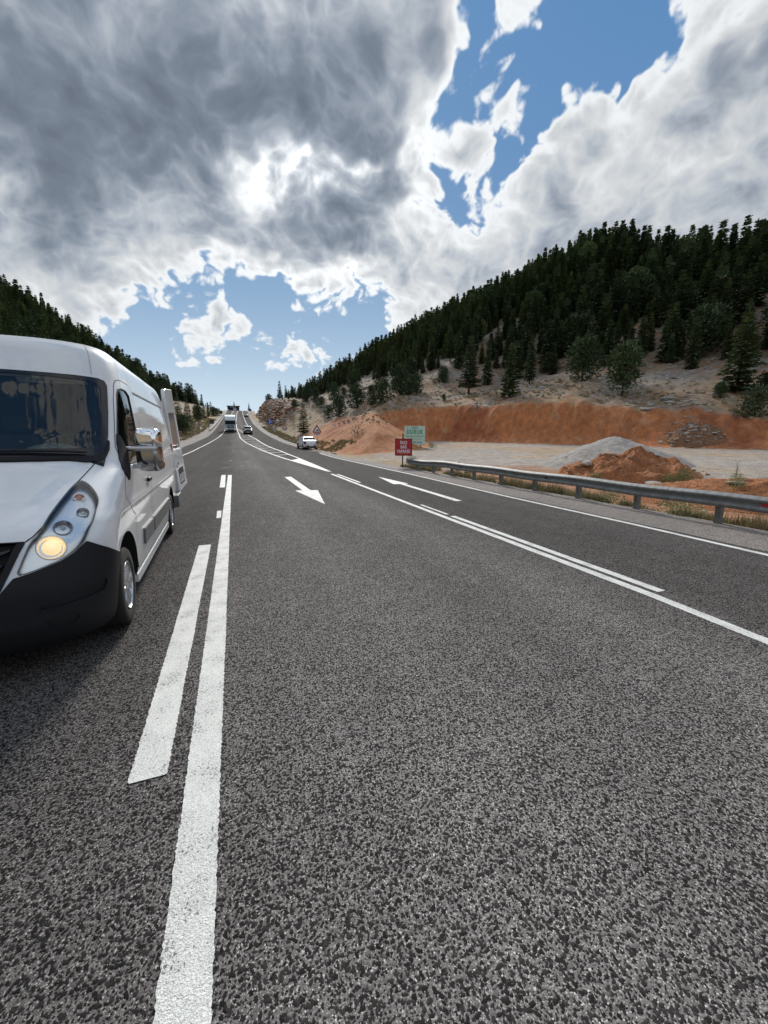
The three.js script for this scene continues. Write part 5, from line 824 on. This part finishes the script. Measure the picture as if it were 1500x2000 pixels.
function boardSign(name, label, x, s, h, w, bh, m, symbol, legs = 1) {
  const g = thing(name, label, 'sign'); g.position.set(x, groundY(x, s), -s); g.rotation.y = x > 0 ? -0.15 : 0.1;
  for (let k = 0; k < legs; k++) part(g, 'post', cyl(0.035, 0.035, h + 0.2, 8).translate(legs > 1 ? (k - 0.5) * w * 0.8 : 0, h / 2 - 0.1, -0.045), M_pole);
  part(g, 'board', rbox(w, bh, 0.014, 0.005, 0, h - bh / 2, 0), m); if (symbol) for (const [sw, sh, sx, sy] of symbol) part(g, 'symbol', box(sw, sh, 0.006, sx, h - bh / 2 + sy, 0.011), mat(0.75, 0.76, 0.78, 0.5));
  return g;
}
boardSign('information_sign', 'blue lane sign with white arrows at the foot of the rock cutting', 9.75, 114.6, 2.9, 1.0, 1.25, mat(0.02, 0.10, 0.42, 0.5), [[0.12, 0.8, -0.22, 0], [0.12, 0.6, 0.2, 0.1]]);
boardSign('information_sign', 'small blue sign far up the right side near the crest', 10.9, 262, 2.6, 1.4, 1.3, mat(0.02, 0.07, 0.35, 0.5));
boardSign('marker_board', 'pale square board on two legs beside the far roadside fir', 9.15, 97.2, 1.5, 0.95, 0.7, mat(0.38, 0.36, 0.33, 0.6), null, 2);
boardSign('sign_back', 'dark back of a square sign beside the left barrier', -5.6, 131, 2.1, 1.25, 1.25, mat(0.04, 0.045, 0.045, 0.6));
boardSign('sign_back', 'small dark sign near the upper end of the left barrier', -5.0, 226, 2.6, 1.5, 1.5, mat(0.05, 0.05, 0.05, 0.6));
for (const [x, s, where] of [[9.0, 117, 'nearest'], [9.45, 134, 'middle'], [9.1, 150, 'farthest']]) { const g = boardSign('edge_marker', `red and white edge marker below the rock cutting, ${where} of three`, x, s, 1.15, 0.55, 0.55, mat(0.66, 0.64, 0.62, 0.6)); g.userData.group = 'edge markers below the cutting'; part(g, 'red_band', box(0.56, 0.16, 0.006, 0, 0.88, 0.011), mat(0.45, 0.05, 0.05, 0.5)); }
for (const [x, s, h, label] of [[9.8, 69.5, 2.3, 'thin pole on the right verge behind the white sedan'], [-5.4, 108.5, 2.4, 'thin pole at the near end of the left barrier']]) { const g = thing('marker_pole', label, 'pole'); g.position.set(x, groundY(x, s), -s); g.rotation.z = x < 0 ? 0.04 : 0; part(g, 'shaft', cyl(0.025, 0.03, h, 8).translate(0, h / 2 - 0.1, 0), M_pole); part(g, 'cap', cyl(0.04, 0.04, 0.3, 8).translate(0, h - 0.2, 0), mat(0.05, 0.03, 0.03, 0.7)); }
for (const [x, s] of [[-0.26, 30.7], [-0.04, 47.2], [-0.07, 60.6], [2.8, 130], [5.9, 127.6]]) part(road, 'road_stud', rbox(0.11, 0.03, 0.11, 0.012, x, roadY(s) + 0.014, -s), mat(0.75, 0.75, 0.72, 0.4));
// ---------------------------------------------------------------- shelter at the crest
{
  const g = thing('roadside_shelter', 'low dark roofed shelter with pale panels at the crest of the road', 'building'), x = 1.4, s = 336; g.position.set(x, roadY(s) - 0.1, -s);
  part(g, 'roof', rbox(9.4, 0.55, 5, 0.06, 0.4, 3.6, 0), mat(0.025, 0.03, 0.045, 0.6)); part(g, 'wall', box(8.2, 3.3, 0.2, 0.4, 1.65, -2), mat(0.12, 0.15, 0.2, 0.7)); part(g, 'fascia', box(4.2, 0.5, 0.1, 0.2, 2.9, 2.3), mat(0.55, 0.57, 0.6, 0.6)); part(g, 'panel', box(2.6, 1.4, 0.1, 1.2, 1.3, 2.2), mat(0.68, 0.7, 0.72, 0.6));
  for (const px of [-3.8, 0, 4.4]) part(g, 'column', box(0.3, 3.4, 0.3, px, 1.7, 2.1), mat(0.04, 0.05, 0.12, 0.6));
}
// ---------------------------------------------------------------- gravel, earth and stones
const M_gravel = new THREE.MeshStandardMaterial({ color: rgb(0.56, 0.53, 0.505), map: grain, bumpMap: grainBump, bumpScale: 0.05, roughness: 0.95 }), M_earth = new THREE.MeshStandardMaterial({ color: rgb(0.62, 0.26, 0.11), map: grain, bumpMap: grainBump, bumpScale: 0.10, roughness: 0.97 });
const HEAPS = [], heapTop = (x, s) => groundY(x, s) + Math.max(0, ...HEAPS.map((f) => f(x, s)));
function heap(name, label, x, s, rx, rs, h, m, lumps, power, seed, turn = 0) {
  HEAPS.push((X, S) => { const dx = X - x, ds = S - s, lx = dx * Math.cos(turn) + ds * Math.sin(turn), ls = -dx * Math.sin(turn) + ds * Math.cos(turn), q = Math.hypot(lx / rx, ls / rs); return q > 1 ? 0 : h * Math.pow(Math.max(0, 1 - Math.sqrt(q * q + 0.012)), power) * 1.12 + lumps * fbm(X * 1.3 + seed, S * 1.3, 4) * smooth(1.0, 0.75, q); });
  const pos = [], uv = [], idx = [], NR = 34, NA = 84;
  for (let j = 0; j <= NR; j++) for (let i = 0; i <= NA; i++) {
    const q = j / NR, a = ((i % NA) / NA) * 6.2832, wob = 1 + 0.12 * noise2(Math.cos(a) * 1.6 + seed, Math.sin(a) * 1.6), lx = Math.cos(a) * rx * q * wob, ls = Math.sin(a) * rs * q * wob, X = x + lx * Math.cos(turn) - ls * Math.sin(turn), S = s + lx * Math.sin(turn) + ls * Math.cos(turn);
    let y = h * Math.pow(Math.max(0, 1 - Math.sqrt(q * q + 0.012)), power) * 1.12; y += lumps * (fbm(X * 1.3 + seed, S * 1.3, 4) + 0.35 * fbm(X * 5 + seed, S * 5, 3)) * smooth(1.0, 0.75, q);
    pos.push(X, groundY(X, S) + y - 0.12 * smooth(0.8, 1, q), -S); uv.push(X / 2.6, S / 2.6);
    if (j < NR && i < NA) { const o = j * (NA + 1) + i; idx.push(o, o + 1, o + NA + 1, o + 1, o + NA + 2, o + NA + 1); }
  }
  const g = new THREE.BufferGeometry(); g.setAttribute('position', new THREE.Float32BufferAttribute(pos, 3)); g.setAttribute('uv', new THREE.Float32BufferAttribute(uv, 2)); g.setIndex(idx); g.computeVertexNormals();
  const o = new THREE.Mesh(g, m); o.name = numbered(name); o.castShadow = o.receiveShadow = true; scene.add(o); return tag(o, label, 'heap');
}
heap('gravel_pile', 'smooth grey cone of gravel at the edge of the yard', 19.6, 16.5, 4.0, 3.9, 1.5, M_gravel, 0.07, 1.0, 3);
heap('earth_mound', 'lumpy red earth mound in front of the gravel pile', 15.3, 12.3, 3.1, 2.2, 0.98, M_earth, 0.5, 0.8, 9, -0.75);
heap('earth_mound', 'low spread of red earth behind the barrier at the right', 14.6, 6.8, 4.6, 2.4, 0.5, M_earth, 0.22, 0.8, 17, -1.0);
heap('rubble_heap', 'brown heap of rubble and stones against the red bank at right', 41.6, 26.4, 2.6, 1.5, 1.0, new THREE.MeshStandardMaterial({ color: rgb(0.44, 0.24, 0.13), map: grain, bumpMap: grainBump, bumpScale: 0.12, roughness: 0.97 }), 0.4, 0.7, 23, -1.15);
const rockGeo = (seed, flat) => { const g = mergeVertices(new THREE.IcosahedronGeometry(0.5, 2).deleteAttribute('uv').deleteAttribute('normal')), p = g.attributes.position; for (let i = 0; i < p.count; i++) { const v = V(p.getX(i), p.getY(i), p.getZ(i)), n = 0.5 * noise2(v.x * 2.2 + seed, v.y * 2.2 + v.z * 1.4) + 0.25 * noise2(v.z * 4 + seed * 3, v.x * 4 + v.y); v.multiplyScalar(1 + 0.45 * n); v.y *= flat; p.setXYZ(i, Math.round(v.x * 7) / 7 * 0.4 + v.x * 0.6, v.y, Math.round(v.z * 6) / 6 * 0.4 + v.z * 0.6); } return toCreasedNormals(g, 0.5); };
const ROCKS = [rockGeo(1, 0.6), rockGeo(5, 0.45), rockGeo(9, 0.8), rockGeo(13, 0.35)];
const M_rock = new THREE.MeshStandardMaterial({ color: rgb(0.34, 0.32, 0.30), roughness: 0.95, bumpMap: grainBump, bumpScale: 0.02 }), M_rockRed = mat(0.36, 0.22, 0.145, 0.95), M_rockPale = mat(0.46, 0.43, 0.38, 0.95);
for (const [x, s, z, m, label] of [[14.3, 10.2, 0.55, M_rock, 'flat grey boulder at the right foot of the red earth mound'], [14.0, 7.5, 0.34, M_rockPale, 'pale stone tucked into a shrub behind the barrier'], [9.2, 39.0, 0.45, M_rockPale, 'lone pale stone on the verge near the sedan'], [15.5, 12.9, 0.55, M_rockRed, 'reddish slab near the top of the earth mound'], [14.9, 12.7, 0.5, M_rockRed, 'reddish stone on the crest of the earth mound'], [14.0, 13.0, 0.4, M_rockPale, 'small pale stone on the left slope of the earth mound']]) {
  const o = new THREE.Mesh(ROCKS[Math.floor(placed() * 4)], m); o.name = numbered('boulder'); o.castShadow = o.receiveShadow = true; o.position.set(x, heapTop(x, s) + 0.12 * z, -s); o.rotation.y = placed() * 6; o.scale.set(z * 1.3, z * 0.8, z); scene.add(o); tag(o, label, 'rock');
}
{
  const R = rng(808), lists = [[], [], []];
  const put = (k, x, s, z, sink = 0.15) => lists[k].push([x, (x > 10 && x < 47 && s < 34 ? heapTop(x, s) : groundY(x, s)) - sink * z + z * 0.12, s, z]);
  for (let i = 0; i < 42000; i++) {                        // the stony slopes right of the road
    const s = 5 + R() * R() * 240, x = 12 + R() * 70, rf = footDistance(x, s); if (rf < 5 || rf > 42 || Math.atan2(x, s) > 1.17) continue;
    const n = fbm(x * 0.11, s * 0.11, 3) + 0.5 * fbm(x * 0.4, s * 0.4, 2); if (n < -0.05 + 0.3 * R()) continue;
    put(R() < 0.75 ? 0 : 2, x, s, (0.10 + 0.5 * R() * R() * (n > 0.3 ? 1.8 : 1)) * (s > 90 ? 1.6 : 1));
  }
  for (let i = 0; i < 380; i++) { const x = 41.6 + (R() + R() - 1) * 2.2, s = 26.4 + (R() + R() - 1) * 2.8; put(R() < 0.45 ? 2 : 0, x, s, 0.08 + 0.5 * R() * R() * R(), 0.2); }
  for (let i = 0; i < 260; i++) { const a = R() * 6.28, q = Math.sqrt(R()) * 3; put(R() < 0.7 ? 1 : 2, 15.3 + Math.cos(a) * q, 12.3 + Math.sin(a) * q, 0.05 + 0.3 * R() * R() * R()); }
  for (let i = 0; i < 900; i++) { const s = 18 + R() * 45, x = 10 + R() * 40, rf = footDistance(x, s); if (rf > -0.5 && rf < 9) put(R() < 0.5 ? 2 : 1, x, s, 0.06 + 0.22 * R() * R() * R()); }   // stones in the red bank
  for (let i = 0; i < 2600; i++) { const s = 118 + R() * 150, x = 10 + R() * 14, rf = footDistance(x, s); if (rf > 0.2 && rf < 9) put(R() < 0.7 ? 1 : 0, x, s, 0.7 + 2.0 * R() * R(), 0.42); }  // ledges of the cutting
  for (let i = 0; i < 900; i++) { const s = -2 + R() * 21, x = 9.1 + R() * R() * 9; put(R() < 0.6 ? 1 : 2, x, s, 0.025 + 0.10 * R() * R()); }
  for (let i = 0; i < 1500; i++) { const s = 60 + R() * 240, x = edgeL(s) - 8 - R() * 26; put(0, x, s, 0.15 + 0.6 * R() * R()); }
  for (let i = 0; i < 260; i++) { const a = R() * 6.28, q = Math.sqrt(R()) * 8; put(2, 127 + Math.cos(a) * q, 99 + Math.sin(a) * q, 0.5 + 1.8 * R()); put(2, 84 + Math.cos(a) * q * 0.6, 53.5 + Math.sin(a) * q * 0.6, 0.4 + 1.1 * R()); put(0, -90 + Math.cos(a) * q, 234 + Math.sin(a) * q, 0.8 + 2 * R()); put(0, -78 + Math.cos(a) * q, 226 + Math.sin(a) * q, 0.8 + 2 * R()); }
  const stuff = new THREE.Group(); stuff.name = 'loose_stones'; stuff.userData.kind = 'stuff'; scene.add(stuff);
  [M_rock, M_rockRed, M_rockPale].forEach((m, k) => ROCKS.forEach((g, v) => {
    const some = lists[k].filter((_, i) => i % 4 === v), im = new THREE.InstancedMesh(g, m, some.length); im.name = 'stones'; im.userData.kind = 'stuff'; im.castShadow = im.receiveShadow = true;
    some.forEach(([x, y, s, z], i) => im.setMatrixAt(i, M4(x, y, -s, (R() - 0.5) * 0.5, R() * 6.28, (R() - 0.5) * 0.5, z * (0.8 + 0.7 * R()), z * (0.6 + 0.5 * R()) * (z > 0.7 ? 0.6 : 1), z * (z > 0.7 ? 1.6 : 1)))); stuff.add(im);
  }));
  // grass and scrub of the verges
  const tuft = (seed, n, h, w, hue) => { const Q = rng(seed), L = new Leaves(); for (let i = 0; i < n; i++) { const a = Q() * 6.28, lean = 0.15 + 0.5 * Q(), o = V((Q() - 0.5) * w, 0, (Q() - 0.5) * w), d = V(Math.cos(a) * lean, 1, Math.sin(a) * lean).normalize(), c = 0.7 + 0.6 * Q(); L.kite(o, d, V(-Math.sin(a), 0, Math.cos(a)), h * (0.5 + 0.6 * Q()), 0.006 + 0.006 * Q(), 0.0, [hue[0] * c, hue[1] * c, hue[2] * c]); } return L.geo(); };
  const TUFTS = [tuft(1, 70, 0.28, 0.3, [0.30, 0.245, 0.12]), tuft(2, 80, 0.22, 0.34, [0.20, 0.20, 0.085]), tuft(3, 60, 0.34, 0.22, [0.34, 0.28, 0.16])], spots = [[], [], []];
  for (let i = 0; i < 1100; i++) { const s = -3 + R() * 24, x = 8.95 + R() * R() * 2.9; if (fbm(x * 0.8, s * 0.8, 2) > 0.04) spots[i % 3].push([x, s, 0.6 + 0.7 * R()]); }
  for (let i = 0; i < 1500; i++) { const s = 8 + R() * 60, x = 11 + R() * 42, rf = footDistance(x, s); if (rf > 5.5 && rf < 20) spots[i % 3].push([x, s, 0.7 + 0.9 * R()]); }
  for (let i = 0; i < 1700; i++) { const s = 55 + R() * 130; spots[(i % 2) * 2].push([edgeL(s) - 2.2 - R() * 9, s, 0.9 + 1.1 * R()]); }
  for (let i = 0; i < 900; i++) { const s = 42 + R() * 90; spots[i % 3].push([edgeR(s) + 1.4 + R() * 3, s, 0.7 + 0.8 * R()]); }
  const grass = new THREE.Group(); grass.name = 'dry_grass'; grass.userData.kind = 'stuff'; scene.add(grass);
  TUFTS.forEach((g, k) => { const im = new THREE.InstancedMesh(g, M_foliage, spots[k].length); im.name = 'grass_tufts'; im.userData.kind = 'stuff'; im.castShadow = im.receiveShadow = true; spots[k].forEach(([x, s, z], i) => im.setMatrixAt(i, M4(x, groundY(x, s) - 0.02, -s, 0, R() * 6.28, 0, z, z * (0.7 + 0.5 * R()), z))); grass.add(im); });
}
const CUSHION = [roundTree(71, { w: 0.85, n: 1500, size: 0.12, hue: [0.115, 0.125, 0.055], lift: 1.2 }), roundTree(72, { w: 0.9, n: 1500, size: 0.12, hue: [0.15, 0.155, 0.085], lift: 1.2 })];
for (const [x, s, h, w, v, label] of [[12.9, 11.55, 0.55, 1.0, 0, 'round green cushion bush at the left foot of the earth mound'], [15.3, 9.8, 0.5, 1.1, 0, 'round green cushion bush right of the flat boulder'], [14.75, 9.95, 0.38, 1.2, 0, 'smaller cushion bush left of the one by the flat boulder'], [13.7, 7.3, 0.4, 1.0, 1, 'pale green shrub with a stone behind the barrier at right'], [9.9, 21.8, 0.6, 1.0, 0, 'green weed clump behind the foot of the red sign'], [20.0, 39.0, 0.5, 1.6, 0, 'weeds at the foot of the pale board'], [9.5, 7.9, 0.5, 1.2, 1, 'grey green weeds under the barrier, left of its nearest posts'], [9.6, 6.2, 0.45, 1.5, 1, 'grey green weeds under the barrier between its nearest posts'], [9.6, 3.2, 0.55, 1.6, 0, 'green weeds under the barrier at the right border'], [17.2, 6.1, 0.5, 1.1, 1, 'small shrub at the right border behind the barrier']]) addTree('cushion_bush', CUSHION, v, x, s, h, label, 'bush', undefined, w).position.y = heapTop(x, s) - 0.06;
addTree('sapling', SAPLING, 0, 16.6, 8.9, 0.95, 'dry leafless sprig standing behind the barrier near the right border', 'plant', undefined, 0.8).position.y = heapTop(16.6, 8.9) - 0.05;
// ---------------------------------------------------------------- other vehicles
function carBody(profile, W, belt, top, taper, nose) {      // side outline [u, y] given width, drawn in above the belt and round the corners
  const sh = new THREE.Shape(profile.map(([u, y]) => new THREE.Vector2(u, y))), L0 = Math.min(...profile.map((p) => p[0])), L1 = Math.max(...profile.map((p) => p[0]));
  const g = new THREE.ExtrudeGeometry(sh, { depth: W - 0.16, steps: 10, bevelEnabled: true, bevelSize: 0.05, bevelThickness: 0.08, bevelOffset: -0.05, bevelSegments: 4, curveSegments: 4 }).translate(0, 0, -(W - 0.16) / 2);
  const q = mergeVertices(g.deleteAttribute('uv').deleteAttribute('normal')), p = q.attributes.position;
  for (let i = 0; i < p.count; i++) { const [x, y, z] = bend(p.getX(i), p.getY(i), p.getZ(i), W, belt, top, taper, nose, L0, L1); p.setXYZ(i, z, y, -x); }
  return toCreasedNormals(q, 0.7);
}
function bend(u, y, z, W, belt, top, taper, nose, L0, L1) { let k = 1 - taper * clamp((y - belt) / (top - belt)); const e = Math.min(u - L0, L1 - u), r = (2 * Math.abs(z)) / W; const pull = nose * Math.pow(r, 3) * smooth(0.9, 0, e); return [u + (u - L0 < L1 - u ? pull : -pull), y, z * k * (1 - 0.06 * smooth(0.7, 0, e))]; }
function car(name, label, { x, s, turn, paint, profile, side, rear, front, W, belt, top, wheels, R, facing, lights }) {
  const g = thing(name, label, 'car'); g.position.set(x, roadY(s) + (Math.abs(x) > 7.5 ? 0.004 : 0), -s); g.rotation.set(-Math.atan((roadY(s + 2) - roadY(s - 2)) / 4) * -1 * 1, turn, 0, 'YXZ');
  const L0 = Math.min(...profile.map((p) => p[0])), L1 = Math.max(...profile.map((p) => p[0])), taper = 0.33, nose = 0.2;
  part(g, 'body', carBody(profile, W, belt, top, taper, nose), paint);
  const onSide = (pts, sgn, out) => { const sh = new THREE.Shape(pts.map(([u, y]) => new THREE.Vector2(u, y))), q = new THREE.ShapeGeometry(sh), p = q.attributes.position; for (let i = 0; i < p.count; i++) { const [u, y, z] = bend(p.getX(i), p.getY(i), (sgn * W) / 2, W, belt, top, taper, nose, L0, L1); p.setXYZ(i, z + sgn * out, y, -u); } q.computeVertexNormals(); return q; };
  const across = (a, b, wid, out) => { const n = [b[1] - a[1], -(b[0] - a[0])], l = Math.hypot(...n), pos = [], idx = []; for (const t of [0, 1]) for (let i = 0; i <= 6; i++) { const u = lerp(a[0], b[0], t), y = lerp(a[1], b[1], t), z = (i / 6 - 0.5) * wid * W * (1 - taper * clamp((y - belt) / (top - belt))); const sg = (a[0] + b[0]) / 2 < (L0 + L1) / 2 ? -1 : 1; pos.push(z, y + (Math.abs(n[0] ? 0 : 0)) + out * 0.7, -(u + sg * out)); } for (let i = 0; i < 6; i++) idx.push(i, i + 7, i + 1, i + 1, i + 7, i + 8); const q = new THREE.BufferGeometry(); q.setAttribute('position', new THREE.Float32BufferAttribute(pos, 3)); q.setIndex(idx); q.computeVertexNormals(); return q; };
  const M_win = new THREE.MeshPhysicalMaterial({ color: rgb(0.02, 0.024, 0.028), roughness: 0.08, side: THREE.DoubleSide });
  for (const sgn of [1, -1]) { for (const w of side) part(g, 'side_window', onSide(w, sgn, 0.012), M_win); const m = part(g, 'door_mirror', rbox(0.18, 0.12, 0.10, 0.04, sgn * (W / 2 + 0.06), belt + 0.08, -(facing > 0 ? L1 - 1.55 : L0 + 1.55)), M_rubber); }
  part(g, 'rear_window', across(rear[0], rear[1], 0.90, 0.025), M_win); part(g, 'windscreen', across(front[0], front[1], 0.90, 0.025), M_win);
  for (const u of wheels) for (const sgn of [1, -1]) { part(g, 'wheel_arch', cyl(R * 1.18, R * 1.18, 0.03, 24).rotateZ(Math.PI / 2).translate(sgn * (W / 2 - 0.035), R, -u), M_dark); makeWheel(g, sgn * (W / 2 - 0.09), R, -u, R, 0.2, 0, 5, sgn); }
  for (const [nm, w, h, d, lx, ly, u, m] of lights) for (const sgn of lx ? [1, -1] : [1]) part(g, nm, rbox(w, h, d, Math.min(w, h, d) * 0.3, sgn * lx, ly, -u), m);
  part(g, 'underside', box(W * 0.82, 0.12, (L1 - L0) * 0.86, 0, 0.22, -(L0 + L1) / 2), M_dark);
  return g;
}
const M_red = mat(0.20, 0.012, 0.012, 0.25), M_plate = mat(0.6, 0.6, 0.6, 0.5), M_lamp = mat(0.72, 0.74, 0.76, 0.15), M_sedan = new THREE.MeshPhysicalMaterial({ color: rgb(0.78, 0.79, 0.80), roughness: 0.4, clearcoat: 1, clearcoatRoughness: 0.05 });
const SEDAN = [[0, 0.35], [-0.02, 0.62], [0.06, 0.95], [0.16, 1.03], [0.62, 1.06], [1.18, 1.43], [1.6, 1.48], [2.2, 1.46], [2.7, 1.36], [3.30, 1.02], [4.15, 0.88], [4.36, 0.72], [4.40, 0.40], [4.30, 0.26], [0.15, 0.26]];
const sedanSide = [[[0.95, 1.08], [1.28, 1.37], [1.72, 1.41], [1.72, 1.05]], [[1.80, 1.05], [1.80, 1.41], [2.2, 1.39], [2.64, 1.30], [3.05, 1.02]]];
car('sedan', 'white sedan parked on the right shoulder with its tail to us', { x: 8.62, s: 47.9, turn: 0.07, paint: M_sedan, profile: SEDAN, side: sedanSide, rear: [[0.66, 1.10], [1.16, 1.41]], front: [[3.26, 1.05], [2.74, 1.35]], W: 1.75, belt: 1.0, top: 1.48, wheels: [0.86, 3.48], R: 0.31, facing: 1,
  lights: [['tail_lamp', 0.24, 0.30, 0.30, 0.735, 0.84, 0.08, mat(0.05, 0.008, 0.01, 0.2)], ['number_plate', 0.5, 0.12, 0.02, 0, 0.46, -0.03, M_plate], ['bumper_insert', 1.2, 0.14, 0.04, 0, 0.42, 0.0, M_blackPlastic], ['boot_joint', 1.3, 0.012, 0.03, 0, 0.67, -0.01, M_seal], ['badge', 0.12, 0.05, 0.02, 0, 0.86, 0.02, M_satin]] });
const SUV = [[0, 0.42], [0.0, 0.9], [0.12, 1.08], [1.05, 1.16], [1.75, 1.68], [2.2, 1.74], [4.0, 1.70], [4.45, 1.1], [4.5, 0.5], [4.4, 0.32], [0.12, 0.32]];
const suvSide = [[[1.55, 1.15], [1.95, 1.60], [2.55, 1.64], [2.55, 1.13]], [[2.63, 1.13], [2.63, 1.64], [3.7, 1.60], [3.85, 1.15]]];
car('dark_car', 'dark grey car with pale roof coming down beside the hatched island', { x: 3.15, s: 92.8, turn: 0, paint: new THREE.MeshPhysicalMaterial({ color: rgb(0.03, 0.028, 0.027), roughness: 0.35, clearcoat: 1 }), profile: SUV, side: suvSide, rear: [[4.42, 1.14], [4.05, 1.64]], front: [[1.10, 1.19], [1.72, 1.64]], W: 1.85, belt: 1.12, top: 1.74, wheels: [0.9, 3.55], R: 0.35, facing: -1,
  lights: [['headlight', 0.34, 0.14, 0.10, 0.70, 0.86, -0.0, M_lamp], ['grille', 0.9, 0.24, 0.05, 0, 0.80, -0.02, M_dark], ['number_plate', 0.5, 0.11, 0.02, 0, 0.52, -0.04, M_plate], ['bonnet_trim', 1.45, 0.05, 0.5, 0, 1.10, 0.45, mat(0.45, 0.42, 0.40, 0.3)], ['roof_panel', 1.25, 0.03, 1.5, 0, 1.73, 2.9, mat(0.52, 0.50, 0.48, 0.3)]] });
car('silver_car', 'small silver car far up the climbing lane on the right', { x: 6.95, s: 218, turn: 0, paint: new THREE.MeshPhysicalMaterial({ color: rgb(0.42, 0.44, 0.44), roughness: 0.35, clearcoat: 1 }), profile: SUV, side: suvSide, rear: [[4.42, 1.14], [4.05, 1.64]], front: [[1.10, 1.19], [1.72, 1.64]], W: 1.85, belt: 1.12, top: 1.74, wheels: [0.9, 3.55], R: 0.35, facing: -1, lights: [['tail_lamp', 0.24, 0.2, 0.08, 0.72, 0.9, 0.0, M_red], ['bumper', 1.7, 0.28, 0.1, 0, 0.5, 0.0, M_blackPlastic], ['number_plate', 0.5, 0.11, 0.02, 0, 0.78, -0.02, M_plate]] });
{
  const t = thing('lorry', 'silver white lorry driving down towards us in the left lane', 'truck'), x = -0.38, s = 101.4; t.position.set(x, roadY(s), -s); t.rotation.set(Math.atan(0.062), 0, 0);
  const M_cabp = new THREE.MeshPhysicalMaterial({ color: rgb(0.52, 0.56, 0.60), roughness: 0.35, clearcoat: 0.8 }), M_box = mat(0.62, 0.66, 0.68, 0.5);
  part(t, 'cab', rbox(2.42, 2.2, 2.0, 0.16, 0, 1.75, -1.02, 4), M_cabp); part(t, 'windscreen', rbox(2.2, 0.86, 0.06, 0.025, 0, 2.28, -0.015), new THREE.MeshPhysicalMaterial({ color: rgb(0.012, 0.02, 0.035), roughness: 0.06 }));
  part(t, 'sun_visor', rbox(2.36, 0.2, 0.22, 0.05, 0, 2.83, 0.02), M_box); part(t, 'roof_deflector', new THREE.ExtrudeGeometry(new THREE.Shape([[0, 0], [1.7, 0], [1.7, 0.95], [0.9, 0.75], [0.1, 0.15]].map(([a, b]) => new THREE.Vector2(a, b))), { depth: 2.2, bevelEnabled: true, bevelSize: 0.05, bevelThickness: 0.05 }).rotateY(Math.PI / 2).translate(-1.1, 2.85, -0.2), M_box);
  part(t, 'grille', rbox(1.5, 0.75, 0.06, 0.03, 0, 1.36, -0.01), mat(0.14, 0.17, 0.20, 0.4)); part(t, 'badge', cyl(0.13, 0.13, 0.03, 16).rotateX(Math.PI / 2).translate(0, 1.42, 0.03), M_satin); part(t, 'bumper', rbox(2.46, 0.5, 0.22, 0.07, 0, 0.72, -0.05), M_cabp); part(t, 'lower_grille', rbox(1.4, 0.22, 0.06, 0.03, 0, 0.62, 0.07), M_dark); part(t, 'front_apron', box(2.2, 0.2, 0.1, 0, 0.4, -0.1), M_dark);
  for (const k of [1, -1]) { part(t, 'headlight', rbox(0.46, 0.2, 0.08, 0.04, k * 0.92, 0.84, 0.05), mat(0.82, 0.84, 0.86, 0.15)); part(t, 'door_mirror', rbox(0.2, 0.6, 0.16, 0.05, k * 1.38, 2.2, -0.25), M_box); part(t, 'mirror_arm', box(0.2, 0.04, 0.05, k * 1.25, 2.42, -0.28), M_dark); part(t, 'side_window', box(0.02, 0.62, 0.8, k * 1.215, 2.22, -0.75), M_dark); for (const z of [-1.1, -5.6, -8.2]) makeWheel(t, k * 1.05, 0.5, z, 0.5, 0.3, 0, 8, k); }
  part(t, 'cargo_box', rbox(2.5, 2.75, 8.6, 0.05, 0, 2.52, -6.6), M_box); part(t, 'chassis', box(1.0, 0.35, 9.5, 0, 0.85, -5.6), M_dark);
}
renderer.render(scene, camera);
